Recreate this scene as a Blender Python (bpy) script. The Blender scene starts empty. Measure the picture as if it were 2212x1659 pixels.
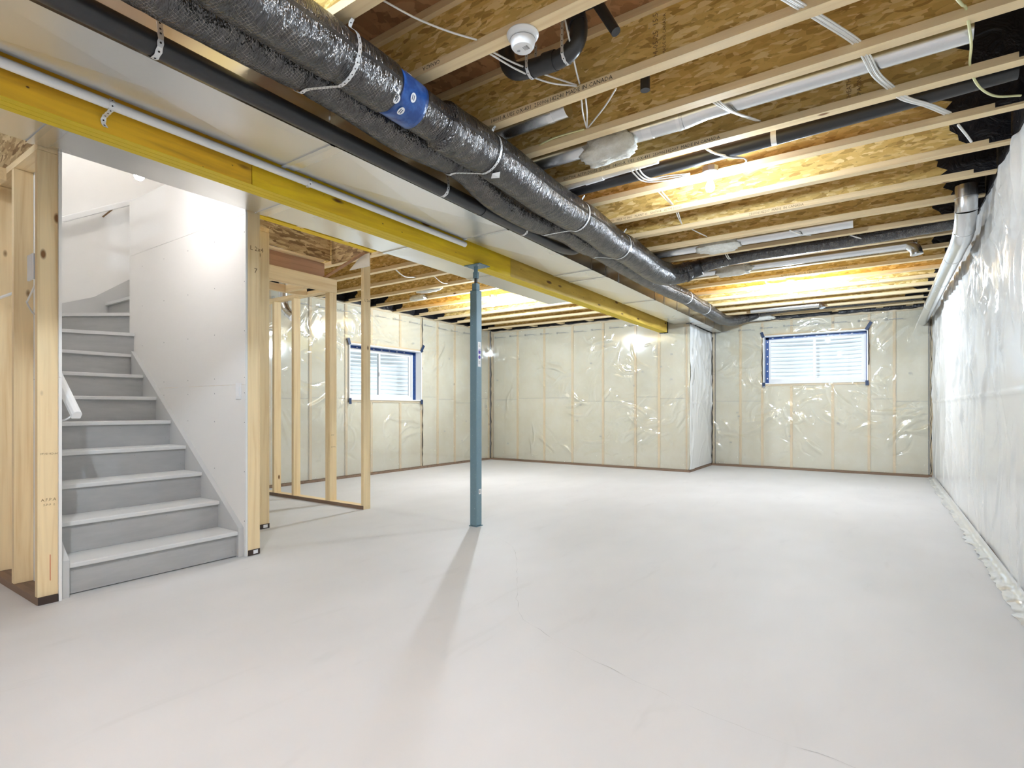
import bpy, math, random
import numpy as np
from mathutils import Vector, Matrix, noise as mnoise
random.seed(7)
scene = bpy.context.scene
C = scene.collection
PI = math.pi
# ------------------------------------------------------------------ camera, world, exposure
F, CX, HY, H, YAW = 1170.386, 1106.0, 882.0, 1.05, math.radians(34.2677)
cam = bpy.data.cameras.new('camera')
cam.sensor_fit = 'HORIZONTAL'; cam.sensor_width = 36.0
cam.lens = 36.0 * F / 2212.0
cam.shift_y = (HY - 829.5) / 2212.0
cam.clip_start = 0.05; cam.clip_end = 100
cam_o = bpy.data.objects.new('camera', cam); C.objects.link(cam_o)
cam_o.location = (0, 0, H); cam_o.rotation_euler = (PI / 2, 0, YAW)
scene.camera = cam_o
scene.view_settings.view_transform = 'Standard'
scene.view_settings.look = 'None'
scene.view_settings.gamma = 1.0
scene.view_settings.use_curve_mapping = False
scene.view_settings.exposure = 2.05
world = bpy.data.worlds.new('world'); scene.world = world
world.use_nodes = True
bg = world.node_tree.nodes['Background']
bg.inputs[0].default_value = (0.80, 0.90, 1.0, 1); bg.inputs[1].default_value = 1.25
BULB_W = 46.0                      # every bare bulb of the basement
world.cycles.sampling_method = 'NONE'
cy = scene.cycles
cy.max_bounces = 7; cy.diffuse_bounces = 5; cy.glossy_bounces = 3; cy.transmission_bounces = 3; cy.transparent_max_bounces = 8
cy.caustics_reflective = False; cy.caustics_refractive = False

# ------------------------------------------------------------------ measuring: a pixel of the 2212x1659 frame and a known plane -> a point in the room
def ray(u, v):
    p = (u - CX) / F; q = -(v - HY) / F
    return Vector((math.cos(YAW) * p - math.sin(YAW), math.sin(YAW) * p + math.cos(YAW), q))
def atz(u, v, z): d = ray(u, v); t = (z - H) / d.z; return Vector((d.x * t, d.y * t, z))
def aty(u, v, y): d = ray(u, v); t = y / d.y; return Vector((d.x * t, y, H + d.z * t))
def atx(u, v, x): d = ray(u, v); t = x / d.x; return Vector((x, d.y * t, H + d.z * t))

# ------------------------------------------------------------------ materials
MATS = {}
class NT:
    def __init__(s, name):
        s.m = bpy.data.materials.new(name); s.m.use_nodes = True
        s.nt = s.m.node_tree; s.nt.nodes.clear()
        s.out = s.nt.nodes.new('ShaderNodeOutputMaterial'); MATS[name] = s.m
    def n(s, typ, props=None, **ins):
        nd = s.nt.nodes.new('ShaderNode' + typ)
        for k, v in (props or {}).items(): setattr(nd, k, v)
        for k, v in ins.items():
            key = k.replace('_', ' ')
            if key.startswith('i') and key[1:].isdigit(): sock = nd.inputs[int(key[1:])]
            else: sock = nd.inputs[key]
            if isinstance(v, bpy.types.NodeSocket): s.nt.links.new(v, sock)
            elif isinstance(v, (tuple, list)) and len(v) == 3 and sock.type == 'RGBA': sock.default_value = (*v, 1)
            else: sock.default_value = v
        return nd
    def pos(s): return s.n('NewGeometry').outputs['Position']
    def mapp(s, vec, scale=(1, 1, 1), rot=(0, 0, 0), loc=(0, 0, 0)):
        return s.n('Mapping', None, Vector=vec, Scale=scale, Rotation=rot, Location=loc).outputs[0]
    def noise(s, vec, scale, detail=4, rough=0.55, dist=0.0):
        return s.n('TexNoise', None, Vector=vec, Scale=scale, Detail=detail, Roughness=rough, Distortion=dist).outputs[0]
    def ramp(s, fac, stops):
        r = s.n('ValToRGB', None, Fac=fac); e = r.color_ramp.elements
        while len(e) < len(stops): e.new(0.5)
        for el, (p, c) in zip(e, stops): el.position = p; el.color = (*c, 1) if len(c) == 3 else c
        return r.outputs[0]
    def mix(s, fac, a, b, blend='MIX'):
        nd = s.nt.nodes.new('ShaderNodeMix'); nd.data_type = 'RGBA'; nd.blend_type = blend
        for idx, v in ((0, fac), (6, a), (7, b)):
            if isinstance(v, bpy.types.NodeSocket): s.nt.links.new(v, nd.inputs[idx])
            elif idx == 0: nd.inputs[0].default_value = v
            else: nd.inputs[idx].default_value = (*v, 1) if len(v) == 3 else v
        return nd.outputs[2]
    def math(s, op, a, b=0.5, clamp=False):
        nd = s.nt.nodes.new('ShaderNodeMath'); nd.operation = op; nd.use_clamp = clamp
        for idx, v in ((0, a), (1, b)):
            if isinstance(v, bpy.types.NodeSocket): s.nt.links.new(v, nd.inputs[idx])
            else: nd.inputs[idx].default_value = v
        return nd.outputs[0]
    def bump(s, height, strength=0.3, dist=0.01):
        return s.n('Bump', None, Height=height, Strength=strength, Distance=dist).outputs[0]
    def pbr(s, color, rough=0.6, metal=0.0, normal=None, spec=None, **kw):
        b = s.n('BsdfPrincipled'); L = s.nt.links
        for nm, v in (('Base Color', color), ('Roughness', rough), ('Metallic', metal)):
            if isinstance(v, bpy.types.NodeSocket): L.new(v, b.inputs[nm])
            elif nm == 'Base Color': b.inputs[nm].default_value = (*v, 1)
            else: b.inputs[nm].default_value = v
        if normal is not None: L.new(normal, b.inputs['Normal'])
        if spec is not None: b.inputs['Specular IOR Level'].default_value = spec
        for k, v in kw.items(): b.inputs[k].default_value = v
        L.new(b.outputs[0], s.out.inputs[0]); return s.m

def plain(name, color, rough=0.6, metal=0.0, spec=None):
    t = NT(name); return t.pbr(color, rough, metal, spec=spec)

def lumber(name, axis, base=(0.87, 0.69, 0.415), dark=(0.74, 0.525, 0.265)):
    t = NT(name); p = t.pos()
    sc = [26, 26, 26]; sc[axis] = 1.1
    g = t.noise(t.mapp(p, tuple(sc)), 1.0, 3, 0.6, 0.8)
    g2 = t.noise(t.mapp(p, (2.2, 2.2, 2.2)), 1.0, 0)
    col = t.ramp(g, [(0.25, dark), (0.5, base), (0.8, tuple(min(1, c * 1.12) for c in base))])
    col = t.mix(t.math('MULTIPLY', g2, 0.35), col, tuple(c * 0.82 for c in base))
    ks = [5.5, 5.5, 5.5]; ks[axis] = 2.6
    v = t.n('TexVoronoi', None, Vector=t.mapp(p, tuple(ks)), Scale=1.0).outputs['Distance']
    k = t.ramp(v, [(0.045, (1, 1, 1)), (0.085, (0, 0, 0))])
    col = t.mix(k, col, (0.22, 0.10, 0.03))
    return t.pbr(col, 0.65)
lumber('lumber_x', 0); lumber('lumber_y', 1); lumber('lumber_z', 2)
lumber('lumber_red', 1, (0.44, 0.235, 0.12), (0.30, 0.145, 0.065))
lumber('plate_brown', 0, (0.235, 0.155, 0.105), (0.12, 0.075, 0.045))

def osb(name, tones, dens=1.0):
    t = NT(name); p = t.pos(); col = None
    wv = t.n('TexNoise', None, Vector=p, Scale=14.0, Detail=2.0).outputs['Color']
    for i, (ang, sc) in enumerate(((0.55, 15), (-0.8, 19), (1.45, 17))):
        m = t.mapp(p, (sc * 1.0 * dens, sc * 0.7 * dens, sc * 3.4 * dens), (0.4 * i, ang, 0.3 * i), (i * 3.1, i * 1.7, i * 2.3))
        w = t.n('VectorMath', {'operation': 'ADD'}, i0=m, i1=wv)
        v = t.n('SeparateColor', None, Color=t.n('TexVoronoi', None, Vector=w.outputs[0], Scale=1.0).outputs['Color'])
        c = t.ramp(v.outputs[0], [(0.0, tones[0]), (0.3, tones[1]), (0.7, tones[2]), (1.0, tones[3])])
        if col is None: col = c
        else: col = t.mix(t.ramp(v.outputs[1], [(0.60, (0, 0, 0)), (0.66, (1, 1, 1))]), col, c)
    dk = t.ramp(t.noise(t.mapp(p, (42, 30, 95), (0, 0.8, 0)), 1.0, 3, 0.7), [(0.66, (0, 0, 0)), (0.71, (1, 1, 1))])
    col = t.mix(t.math('MULTIPLY', dk, 0.55), col, (0.15, 0.075, 0.02))
    return t.pbr(col, 0.62)
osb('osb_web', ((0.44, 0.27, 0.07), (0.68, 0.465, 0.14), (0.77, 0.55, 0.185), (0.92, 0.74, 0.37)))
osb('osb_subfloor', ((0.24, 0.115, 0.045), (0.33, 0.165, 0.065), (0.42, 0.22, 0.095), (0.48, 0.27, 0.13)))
osb('osb_dark', ((0.16, 0.085, 0.03), (0.33, 0.21, 0.09), (0.50, 0.36, 0.18), (0.62, 0.47, 0.26)), 0.7)

def lvl(name, base, streak):
    t = NT(name); p = t.pos()
    g = t.noise(t.mapp(p, (40, 1.0, 9)), 1.0, 5, 0.6, 1.2)
    big = t.noise(t.mapp(p, (3, 1.1, 5)), 1.0, 4, 0.6, 1.5)
    col = t.ramp(g, [(0.3, streak), (0.55, base), (0.9, tuple(min(1, c * 1.15) for c in base))])
    col = t.mix(t.math('MULTIPLY', t.ramp(big, [(0.45, (0, 0, 0)), (0.7, (1, 1, 1))]), 0.55), col, streak)
    v = t.n('TexVoronoi', None, Vector=t.mapp(p, (4, 2.3, 8)), Scale=1.0).outputs['Distance']
    k = t.ramp(v, [(0.09, (1, 1, 1)), (0.15, (0, 0, 0))])
    col = t.mix(k, col, (0.17, 0.07, 0.015))
    v2 = t.n('TexVoronoi', None, Vector=t.mapp(p, (9, 9, 13), (0, 0, 0), (3, 1, 4)), Scale=1.0).outputs['Distance']
    col = t.mix(t.ramp(v2, [(0.04, (1, 1, 1)), (0.07, (0, 0, 0))]), col, (0.12, 0.05, 0.01))
    return t.pbr(col, 0.6)
lvl('lvl_yellow', (0.95, 0.68, 0.022), (0.74, 0.46, 0.022))
lvl('lvl_orange', (0.88, 0.54, 0.032), (0.64, 0.35, 0.025))
lvl('lvl_brown', (0.72, 0.49, 0.08), (0.52, 0.31, 0.04))
t = NT('lvl_bottom'); p = t.pos()
w = t.n('TexWave', {'wave_type': 'BANDS', 'bands_direction': 'X'}, Vector=t.mapp(p, (1, 0.02, 1)), Scale=52.0, Distortion=3.0, Detail=2.0).outputs[1]
t.pbr(t.ramp(w, [(0.0, (0.48, 0.33, 0.012)), (0.35, (0.74, 0.54, 0.015)), (1.0, (0.80, 0.60, 0.02))]), 0.6)

t = NT('floor_paint'); p = t.pos()
n1 = t.noise(t.mapp(p, (0.9, 0.55, 1)), 1.0, 3, 0.6); n2 = t.noise(t.mapp(p, (7, 1.8, 1)), 1.0, 3, 0.6, 0.5)
col = t.ramp(n1, [(0.3, (0.60, 0.60, 0.60)), (0.7, (0.69, 0.69, 0.695))])
col = t.mix(t.math('MULTIPLY', t.ramp(n2, [(0.62, (0, 0, 0)), (0.76, (1, 1, 1))]), 0.30), col, (0.53, 0.53, 0.52))
ro = t.n('MapRange', None, Value=n2); ro.inputs[3].default_value = 0.50; ro.inputs[4].default_value = 0.66
t.pbr(col, ro.outputs[0], spec=0.35)

def sheet_mat(name, milk, rough=0.07, gloss=0.6, base=0.05):
    t = NT(name); L = t.nt.links
    fr = t.n('LayerWeight', None, Blend=0.28)
    fac = t.math('ADD', t.math('MULTIPLY', fr.outputs[0], gloss), base, True)
    tr = t.n('BsdfTransparent', None, Color=(0.97, 0.97, 0.96))
    di = t.n('BsdfDiffuse', None, Color=(0.88, 0.885, 0.88))
    m1 = t.n('MixShader', None, Fac=milk, i1=tr.outputs[0], i2=di.outputs[0])
    gl = t.n('BsdfGlossy', None, Color=(1, 1, 1), Roughness=rough)
    m2 = t.n('MixShader', None, Fac=fac, i1=m1.outputs[0], i2=gl.outputs[0])
    L.new(m2.outputs[0], t.out.inputs[0]); return t.m
sheet_mat('poly_sheet', 0.17, 0.085, 0.42, 0.095)
sheet_mat('poly_sheet_right', 0.82, 0.12, 0.42, 0.07)
t = NT('glass_pane')
fr = t.n('LayerWeight', None, Blend=0.25)
g = t.n('MixShader', None, Fac=t.math('MULTIPLY', fr.outputs[0], 0.7, True), i1=t.n('BsdfTransparent', None, Color=(0.95, 0.97, 0.97)).outputs[0],
        i2=t.n('BsdfGlossy', None, Roughness=0.02).outputs[0])
t.nt.links.new(g.outputs[0], t.out.inputs[0])

t = NT('batt'); p = t.pos()
n1 = t.noise(t.mapp(p, (3, 3, 3)), 1.0, 3, 0.65); n2 = t.noise(p, 60, 1, 0.7)
col = t.ramp(n1, [(0.3, (0.79, 0.735, 0.55)), (0.6, (0.845, 0.81, 0.66)), (0.85, (0.87, 0.85, 0.73))])
t.pbr(t.mix(t.math('MULTIPLY', n2, 0.25), col, (0.70, 0.64, 0.44)), 0.95, spec=0.1)
t = NT('mineral_wool'); p = t.pos(); n1 = t.noise(p, 22, 5, 0.7)
t.pbr(t.ramp(n1, [(0.3, (0.68, 0.66, 0.58)), (0.7, (0.86, 0.85, 0.80))]), 0.95, normal=t.bump(n1, 0.6, 0.02), spec=0.1)

t = NT('galvanised'); p = t.pos()
t.pbr((0.77, 0.78, 0.79), 0.27, 1.0)
t = NT('galvanised_duct'); p = t.pos()
n1 = t.noise(t.mapp(p, (2.2, 1.6, 2.2)), 1.0, 3, 0.5)
t.pbr((0.80, 0.795, 0.775), t.math('ADD', t.math('MULTIPLY', n1, 0.10), 0.24), 1.0, normal=t.bump(t.noise(t.mapp(p, (1.6, 1.0, 1.6)), 1.0, 2), 0.05, 0.1))
plain('foil_tape', (0.86, 0.86, 0.86), 0.22, 1.0)
plain('zinc', (0.62, 0.63, 0.64), 0.35, 1.0)
plain('strap_zinc', (0.78, 0.79, 0.80), 0.45, 0.6)
# black foil-faced flex duct: woven scrim and crinkles
t = NT('flex_foil'); uv = t.n('UVMap').outputs[0]
def brick(rot):
    return t.n('TexWave', {'wave_type': 'BANDS'}, Vector=t.mapp(uv, (1, 1, 1), (0, 0, rot)), Scale=26.0, Distortion=3.5, Detail=1.0, Detail_Scale=1.2).outputs[1]
l1 = t.ramp(brick(0.35), [(0.955, (0, 0, 0)), (0.985, (1, 1, 1))]); l2 = t.ramp(brick(1.95), [(0.955, (0, 0, 0)), (0.985, (1, 1, 1))])
scr = t.math('MULTIPLY', t.math('MAXIMUM', l1, l2), t.ramp(t.noise(uv, 14, 3), [(0.42, (0, 0, 0)), (0.6, (1, 1, 1))]))
cr = t.noise(t.mapp(uv, (48, 11, 1)), 1.0, 3, 0.75, 0.6)
cr2 = t.noise(t.mapp(uv, (9, 4, 1)), 1.0, 3, 0.6, 1.2)
col = t.mix(scr, (0.105, 0.102, 0.104), (0.34, 0.31, 0.28))
hh = t.math('ADD', t.math('MULTIPLY', cr, 0.8), t.math('MULTIPLY', cr2, 0.8))
t.pbr(col, 0.22, 0.85, normal=t.bump(hh, 1.0, 0.035), spec=0.9)
plain('abs_black', (0.022, 0.022, 0.024), 0.38, spec=0.6)
t = NT('poly_black'); p = t.pos()
t.pbr((0.012, 0.012, 0.015), 0.35, normal=t.bump(t.noise(t.mapp(p, (9, 9, 9)), 1.0, 4, 0.6, 2), 0.6, 0.03), spec=0.5)
plain('pvc_white', (0.83, 0.83, 0.82), 0.35)
plain('plastic_white', (0.86, 0.86, 0.86), 0.35)
plain('vinyl_white', (0.88, 0.885, 0.89), 0.35)
plain('liner_white', (0.86, 0.87, 0.88), 0.4)
plain('cable_white', (0.86, 0.84, 0.80), 0.45)
plain('cable_yellow', (0.80, 0.78, 0.42), 0.45)
plain('cable_blue', (0.10, 0.22, 0.42), 0.5)
plain('ink_dark', (0.05, 0.035, 0.025), 0.8)
plain('ink_brown', (0.22, 0.13, 0.06), 0.8)
plain('ink_grey', (0.36, 0.36, 0.36), 0.7)
plain('ink_purple', (0.10, 0.06, 0.38), 0.6)
plain('paper_white', (0.85, 0.85, 0.86), 0.6)
plain('dark_hole', (0.02, 0.018, 0.016), 0.9)
plain('rubber_brown', (0.045, 0.028, 0.022), 0.7)
plain('red_tag', (0.62, 0.13, 0.05), 0.5)
plain('concrete', (0.50, 0.50, 0.49), 0.9)
t = NT('tape_blue'); p = t.pos()
t.pbr(t.mix(t.ramp(t.noise(p, 26, 4, 0.6), [(0.40, (0, 0, 0)), (0.75, (1, 1, 1))]), (0.010, 0.055, 0.235), (0.035, 0.13, 0.42)), 0.3, normal=t.bump(t.noise(p, 30, 3), 0.3, 0.01), spec=0.6)
plain('tape_navy', (0.012, 0.035, 0.10), 0.45)
plain('sealant_black', (0.014, 0.013, 0.014), 0.4)
t = NT('post_paint'); p = t.pos()
sp = t.ramp(t.noise(p, 90, 2, 0.5), [(0.70, (0, 0, 0)), (0.74, (1, 1, 1))])
t.pbr(t.mix(sp, (0.155, 0.255, 0.305), (0.42, 0.52, 0.55)), 0.42, 0.0, normal=t.bump(t.noise(p, 25, 3), 0.08, 0.01))
t = NT('stair_grey_shaded'); p = t.pos()
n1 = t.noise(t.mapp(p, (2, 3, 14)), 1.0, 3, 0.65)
t.pbr(t.ramp(n1, [(0.3, (0.37, 0.372, 0.37)), (0.7, (0.44, 0.442, 0.437))]), 0.6)  # riser colour: the shade on the upright faces is mixed into the paint
plain('stair_grey_lit', (0.68, 0.68, 0.675), 0.5)  # tread colour: same stair paint, lightened for the light falling from above
plain('drywall', (0.835, 0.815, 0.79), 0.85, spec=0.2)
plain('skirt_grey', (0.56, 0.56, 0.555), 0.5)
plain('drywall_paint', (0.86, 0.85, 0.83), 0.7, spec=0.3)
plain('drywall_edge', (0.78, 0.79, 0.80), 0.8)
t = NT('corrugated'); p = t.pos()
t.pbr((0.86, 0.87, 0.88), 0.38, 0.55)
t = NT('bulb_glow')
em = t.n('Emission', None, Color=(1.0, 0.97, 0.93), Strength=40.0); t.nt.links.new(em.outputs[0], t.out.inputs[0]); t.m.cycles.emission_sampling = 'NONE'   # the point lamp inside each bulb carries its light
M = MATS

# ------------------------------------------------------------------ mesh building
ORG = {}
class MB:
    def __init__(s): s.v = []; s.f = []; s.uv = None
    def add(s, vs, fs):
        o = len(s.v); s.v += [tuple(x) for x in vs]; s.f += [tuple(i + o for i in f) for f in fs]; return s
    def box(s, x0, x1, y0, y1, z0, z1):
        if x0 > x1: x0, x1 = x1, x0
        if y0 > y1: y0, y1 = y1, y0
        if z0 > z1: z0, z1 = z1, z0
        return s.add([(x0, y0, z0), (x1, y0, z0), (x1, y1, z0), (x0, y1, z0), (x0, y0, z1), (x1, y0, z1), (x1, y1, z1), (x0, y1, z1)],
                     [(0, 3, 2, 1), (4, 5, 6, 7), (0, 1, 5, 4), (1, 2, 6, 5), (2, 3, 7, 6), (3, 0, 4, 7)])
    def prism(s, poly, axis, a, b):
        # poly: 2D points; axis 'y': (x,z) swept along y, 'x': (y,z), 'z': (x,y)
        n = len(poly)
        def P(p, t): return (t, p[0], p[1]) if axis == 'x' else (p[0], t, p[1]) if axis == 'y' else (p[0], p[1], t)
        vs = [P(p, a) for p in poly] + [P(p, b) for p in poly]
        fs = [tuple(range(n - 1, -1, -1)), tuple(range(n, 2 * n))] + [(i, (i + 1) % n, n + (i + 1) % n, n + i) for i in range(n)]
        return s.add(vs, fs)
    def bar(s, p, q, w, h, up=(0, 0, 1)):
        p = Vector(p); q = Vector(q); d = (q - p).normalized(); up = Vector(up)
        sx = d.cross(up); sx.normalize(); uz = sx.cross(d)
        vs = []
        for c in (p, q):
            for i, j in ((-1, -1), (1, -1), (1, 1), (-1, 1)): vs.append(c + sx * (i * w / 2) + uz * (j * h / 2))
        return s.add(vs, [(3, 2, 1, 0), (4, 5, 6, 7), (0, 1, 5, 4), (1, 2, 6, 5), (2, 3, 7, 6), (3, 0, 4, 7)])
    def tube(s, path, r, n=12, caps=True, uv=False, rf=None):
        pts = [Vector(p) for p in path]; m = len(pts)
        rr = r if isinstance(r, (list, tuple)) else [r] * m
        d0 = (pts[1] - pts[0]).normalized()
        ref = Vector((0, 0, 1)) if abs(d0.z) < 0.9 else Vector((1, 0, 0))
        sx = d0.cross(ref).normalized(); vs = []; uvs = []; L = 0
        for i, p in enumerate(pts):
            d = (pts[min(i + 1, m - 1)] - pts[max(i - 1, 0)]).normalized()
            sx = (sx - d * sx.dot(d)).normalized(); uz = sx.cross(d)
            if i: L += (p - pts[i - 1]).length
            for k in range(n):
                a = 2 * PI * k / n
                R = rr[i] * (rf(i, L, a) if rf else 1.0)
                vs.append(p + sx * (math.cos(a) * R) + uz * (math.sin(a) * R)); uvs.append((L, a * (rr[i] if not uv else 0.1)))
        fs = []
        for i in range(m - 1):
            for k in range(n):
                k2 = (k + 1) % n
                fs.append((i * n + k, i * n + k2, (i + 1) * n + k2, (i + 1) * n + k))
        if caps: fs.append(tuple(range(n - 1, -1, -1))); fs.append(tuple((m - 1) * n + k for k in range(n)))
        o = len(s.v); s.add(vs, fs)
        if uv:
            if s.uv is None: s.uv = {}
            for i, c in enumerate(uvs): s.uv[o + i] = c
        return s
    def lathe(s, prof, center, axis='z', n=20, sgn=1):
        # prof: (radius, along)
        vs = []; fs = []; c = Vector(center)
        for r, h in prof:
            for k in range(n):
                a = 2 * PI * k / n; x = r * math.cos(a); y = r * math.sin(a)
                q = Vector((x, y, h * sgn)) if axis == 'z' else Vector((x, h * sgn, y)) if axis == 'y' else Vector((h * sgn, x, y))
                vs.append(c + q)
        for i in range(len(prof) - 1):
            for k in range(n):
                k2 = (k + 1) % n; fs.append((i * n + k, i * n + k2, (i + 1) * n + k2, (i + 1) * n + k))
        fs.append(tuple(range(n - 1, -1, -1))); fs.append(tuple((len(prof) - 1) * n + k for k in range(n)))
        return s.add(vs, fs)
    def build(s, name, mat, parent=None, smooth=False, label=None, cat=None, group=None, kind=None, bevel=0):
        org = Vector((0, 0, 0)); 
        if parent is not None: org = ORG[parent.name]
        me = bpy.data.meshes.new(name)
        me.from_pydata([tuple(Vector(v) - org) for v in s.v], [], s.f)
        me.validate()
        if s.uv:
            ul = me.uv_layers.new(name='UVMap')
            for lp in me.loops: ul.data[lp.index].uv = s.uv.get(lp.vertex_index, (0, 0))
        import bmesh
        bm = bmesh.new(); bm.from_mesh(me); bmesh.ops.recalc_face_normals(bm, faces=bm.faces); bm.to_mesh(me); bm.free()
        if smooth:
            for pl in me.polygons: pl.use_smooth = True
        me.materials.append(M[mat] if isinstance(mat, str) else mat)
        o = bpy.data.objects.new(name, me); C.objects.link(o)
        if bevel:
            b = o.modifiers.new('bevel', 'BEVEL'); b.width = bevel; b.segments = 2; b.limit_method = 'ANGLE'
        if smooth == 2:
            e = o.modifiers.new('split', 'EDGE_SPLIT'); e.split_angle = math.radians(40)
        if parent is not None: o.parent = parent
        ORG[o.name] = org
        tag(o, label, cat, group, kind); return o
def tag(o, label=None, cat=None, group=None, kind=None):
    if label: o['label'] = label
    if cat: o['category'] = cat
    if group: o['group'] = group
    if kind: o['kind'] = kind
    return o
def thing(name, label, cat, loc=(0, 0, 0), group=None, kind=None):
    o = bpy.data.objects.new(name, None); C.objects.link(o); o.location = loc; o.empty_display_size = 0.1
    ORG[o.name] = Vector(loc); return tag(o, label, cat, group, kind)
def bx(name, mat, parent, *b, **k): return MB().box(*b).build(name, mat, parent, **k)
def link_copy(o, parent, loc=None):
    c = o.copy(); C.objects.link(c); c.parent = parent
    if loc is not None: c.location = loc
    ORG[c.name] = ORG.get(parent.name, Vector()) if parent else Vector(); return c
def copy_thing(root, loc, label):
    r = root.copy(); C.objects.link(r); r.location = loc; r['label'] = label; ORG[r.name] = Vector(loc)
    for ch in root.children:
        c = link_copy(ch, r)
        for g in ch.children: link_copy(g, c)
    return r
def spline(pts, step=0.03):
    P = [Vector(p) for p in pts]; P = [P[0] * 2 - P[1]] + P + [P[-1] * 2 - P[-2]]; out = []
    for i in range(1, len(P) - 2):
        n = max(2, int((P[i + 1] - P[i]).length / step))
        for k in range(n):
            t = k / n; a, b, c, d = P[i - 1], P[i], P[i + 1], P[i + 2]
            out.append(0.5 * ((2 * b) + (c - a) * t + (2 * a - 5 * b + 4 * c - d) * t * t + (3 * b - a - 3 * c + d) * t ** 3))
    out.append(P[-2]); return out
def text_mesh(body, size, origin, ux, uy, align='LEFT'):
    # flat lettering: ux = reading direction, uy = up direction
    cu = bpy.data.curves.new('lettering', 'FONT'); cu.body = body; cu.size = size; cu.align_x = align; cu.resolution_u = 1
    ob = bpy.data.objects.new('lettering', cu); C.objects.link(ob)
    dg = bpy.context.evaluated_depsgraph_get()
    me = bpy.data.meshes.new_from_object(ob.evaluated_get(dg))
    ux = Vector(ux).normalized(); uy = Vector(uy).normalized(); o = Vector(origin)
    vs = [o + ux * v.co.x + uy * v.co.y for v in me.vertices]; fs = [tuple(p.vertices) for p in me.polygons]
    bpy.data.objects.remove(ob); bpy.data.curves.remove(cu); bpy.data.meshes.remove(me)
    return vs, fs
def lettering(name, mat, parent, lines):
    mb = MB()
    for l in lines: mb.add(*text_mesh(*l))
    return mb.build(name, mat, parent, kind='stuff')

# ------------------------------------------------------------------ room dimensions (metres)
XL, XR, XJ = -6.64, 0.65, -2.59          # left wall, right wall, jog
YBL, YB, YF = 8.965, 10.34, -2.6         # back wall left of the jog, back wall right of it, wall behind the camera
ZJ, ZS = 2.63, 2.93                      # underside of joists, underside of subfloor
# ================================================================== STRUCTURE
fl = MB().box(XL - 0.3, XR + 0.3, YF - 0.2, YB + 0.4, -0.12, 0.0).build('floor', 'floor_paint', label='pale grey painted concrete floor with faint cracks', cat='floor', kind='structure')
def crack(pts, w=0.0010):
    mb = MB(); P = spline(pts, 0.05); vs = []
    for i, p in enumerate(P):
        d = (P[min(i + 1, len(P) - 1)] - P[max(i - 1, 0)]).normalized(); n = Vector((-d.y, d.x, 0))
        j = Vector((random.uniform(-1, 1), random.uniform(-1, 1), 0)) * 0.008; ww = w * random.choice((0.1, 0.2, 0.5, 1.0))
        vs += [Vector((p.x, p.y, 0.0009)) + j + n * ww, Vector((p.x, p.y, 0.0009)) + j - n * ww]
    fs = [(2 * i, 2 * i + 1, 2 * i + 3, 2 * i + 2) for i in range(len(P) - 1)]
    return mb.add(vs, fs).build('crack', 'ink_grey', fl)
crack([atz(u, v, 0) for u, v in ((1040, 1150), (1105, 1180), (1118, 1250), (1120, 1320), (1180, 1370), (1330, 1450), (1480, 1520), (1660, 1595), (1800, 1640), (1900, 1690))])

# ---- subfloor above the joists
ce = thing('ceiling', 'reddish brown wood panel subfloor above the joists', 'ceiling', kind='structure')
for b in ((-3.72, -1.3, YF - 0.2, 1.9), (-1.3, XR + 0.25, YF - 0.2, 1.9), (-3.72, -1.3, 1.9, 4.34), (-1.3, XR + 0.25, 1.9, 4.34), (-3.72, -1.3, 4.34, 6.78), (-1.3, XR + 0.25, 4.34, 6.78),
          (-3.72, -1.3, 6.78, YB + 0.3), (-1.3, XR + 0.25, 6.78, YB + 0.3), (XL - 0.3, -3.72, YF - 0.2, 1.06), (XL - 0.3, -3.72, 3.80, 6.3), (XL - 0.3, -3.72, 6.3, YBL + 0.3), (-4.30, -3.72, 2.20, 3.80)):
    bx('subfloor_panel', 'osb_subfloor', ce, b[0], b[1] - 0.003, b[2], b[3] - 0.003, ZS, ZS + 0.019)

# ---- insulated outside walls: concrete, studs, batts, clear poly sheet
def fbm(x, y, z):
    return mnoise.noise(Vector((x, y, z))) + 0.5 * mnoise.noise(Vector((2.1 * x, 2.1 * y, 2.1 * z + 7))) + 0.25 * mnoise.noise(Vector((4.3 * x, 4.3 * y, 4.3 * z + 3)))
def folds_clear(rg, s0, s1, ztop, win):
    out = []; n_cl = int((s1 - s0) * 5)
    cl = [(rg.uniform(s0 + 0.1, s1 - 0.1), rg.uniform(0.35, ztop - 0.12), rg.uniform(-1.3, 1.3)) for _ in range(n_cl)]
    if win:
        for cs, cz, a0 in ((win[0], win[3], 2.3), (win[1], win[3], 0.8), (win[1], win[2], -0.8), (win[0], win[2], 0.8), ((win[0] + win[1]) / 2, win[3] + 0.12, 0.1), ((win[0] + win[1]) / 2, win[2] - 0.12, 0.3)): cl += [(cs + rg.uniform(-0.1, 0.1), cz + rg.uniform(-0.1, 0.1), a0)] * 2
    for cs, cz, a0 in cl:
        for k in range(rg.randint(4, 10)):
            out.append((cs + rg.normal(0, 0.13), cz + rg.normal(0, 0.12), a0 + rg.normal(0, 0.4), rg.uniform(0.05, 0.24), rg.uniform(0.012, 0.030), rg.uniform(0.006, 0.022) * rg.choice((1, 1, -0.6)), rg.normal(0, 1.5)))
    for k in range(int((s1 - s0) * 45)):
        out.append((rg.uniform(s0, s1), rg.uniform(0.1, ztop), rg.uniform(0, PI), rg.uniform(0.02, 0.07), rg.uniform(0.009, 0.014), rg.uniform(0.002, 0.006), rg.normal(0, 3)))
    return out
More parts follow.
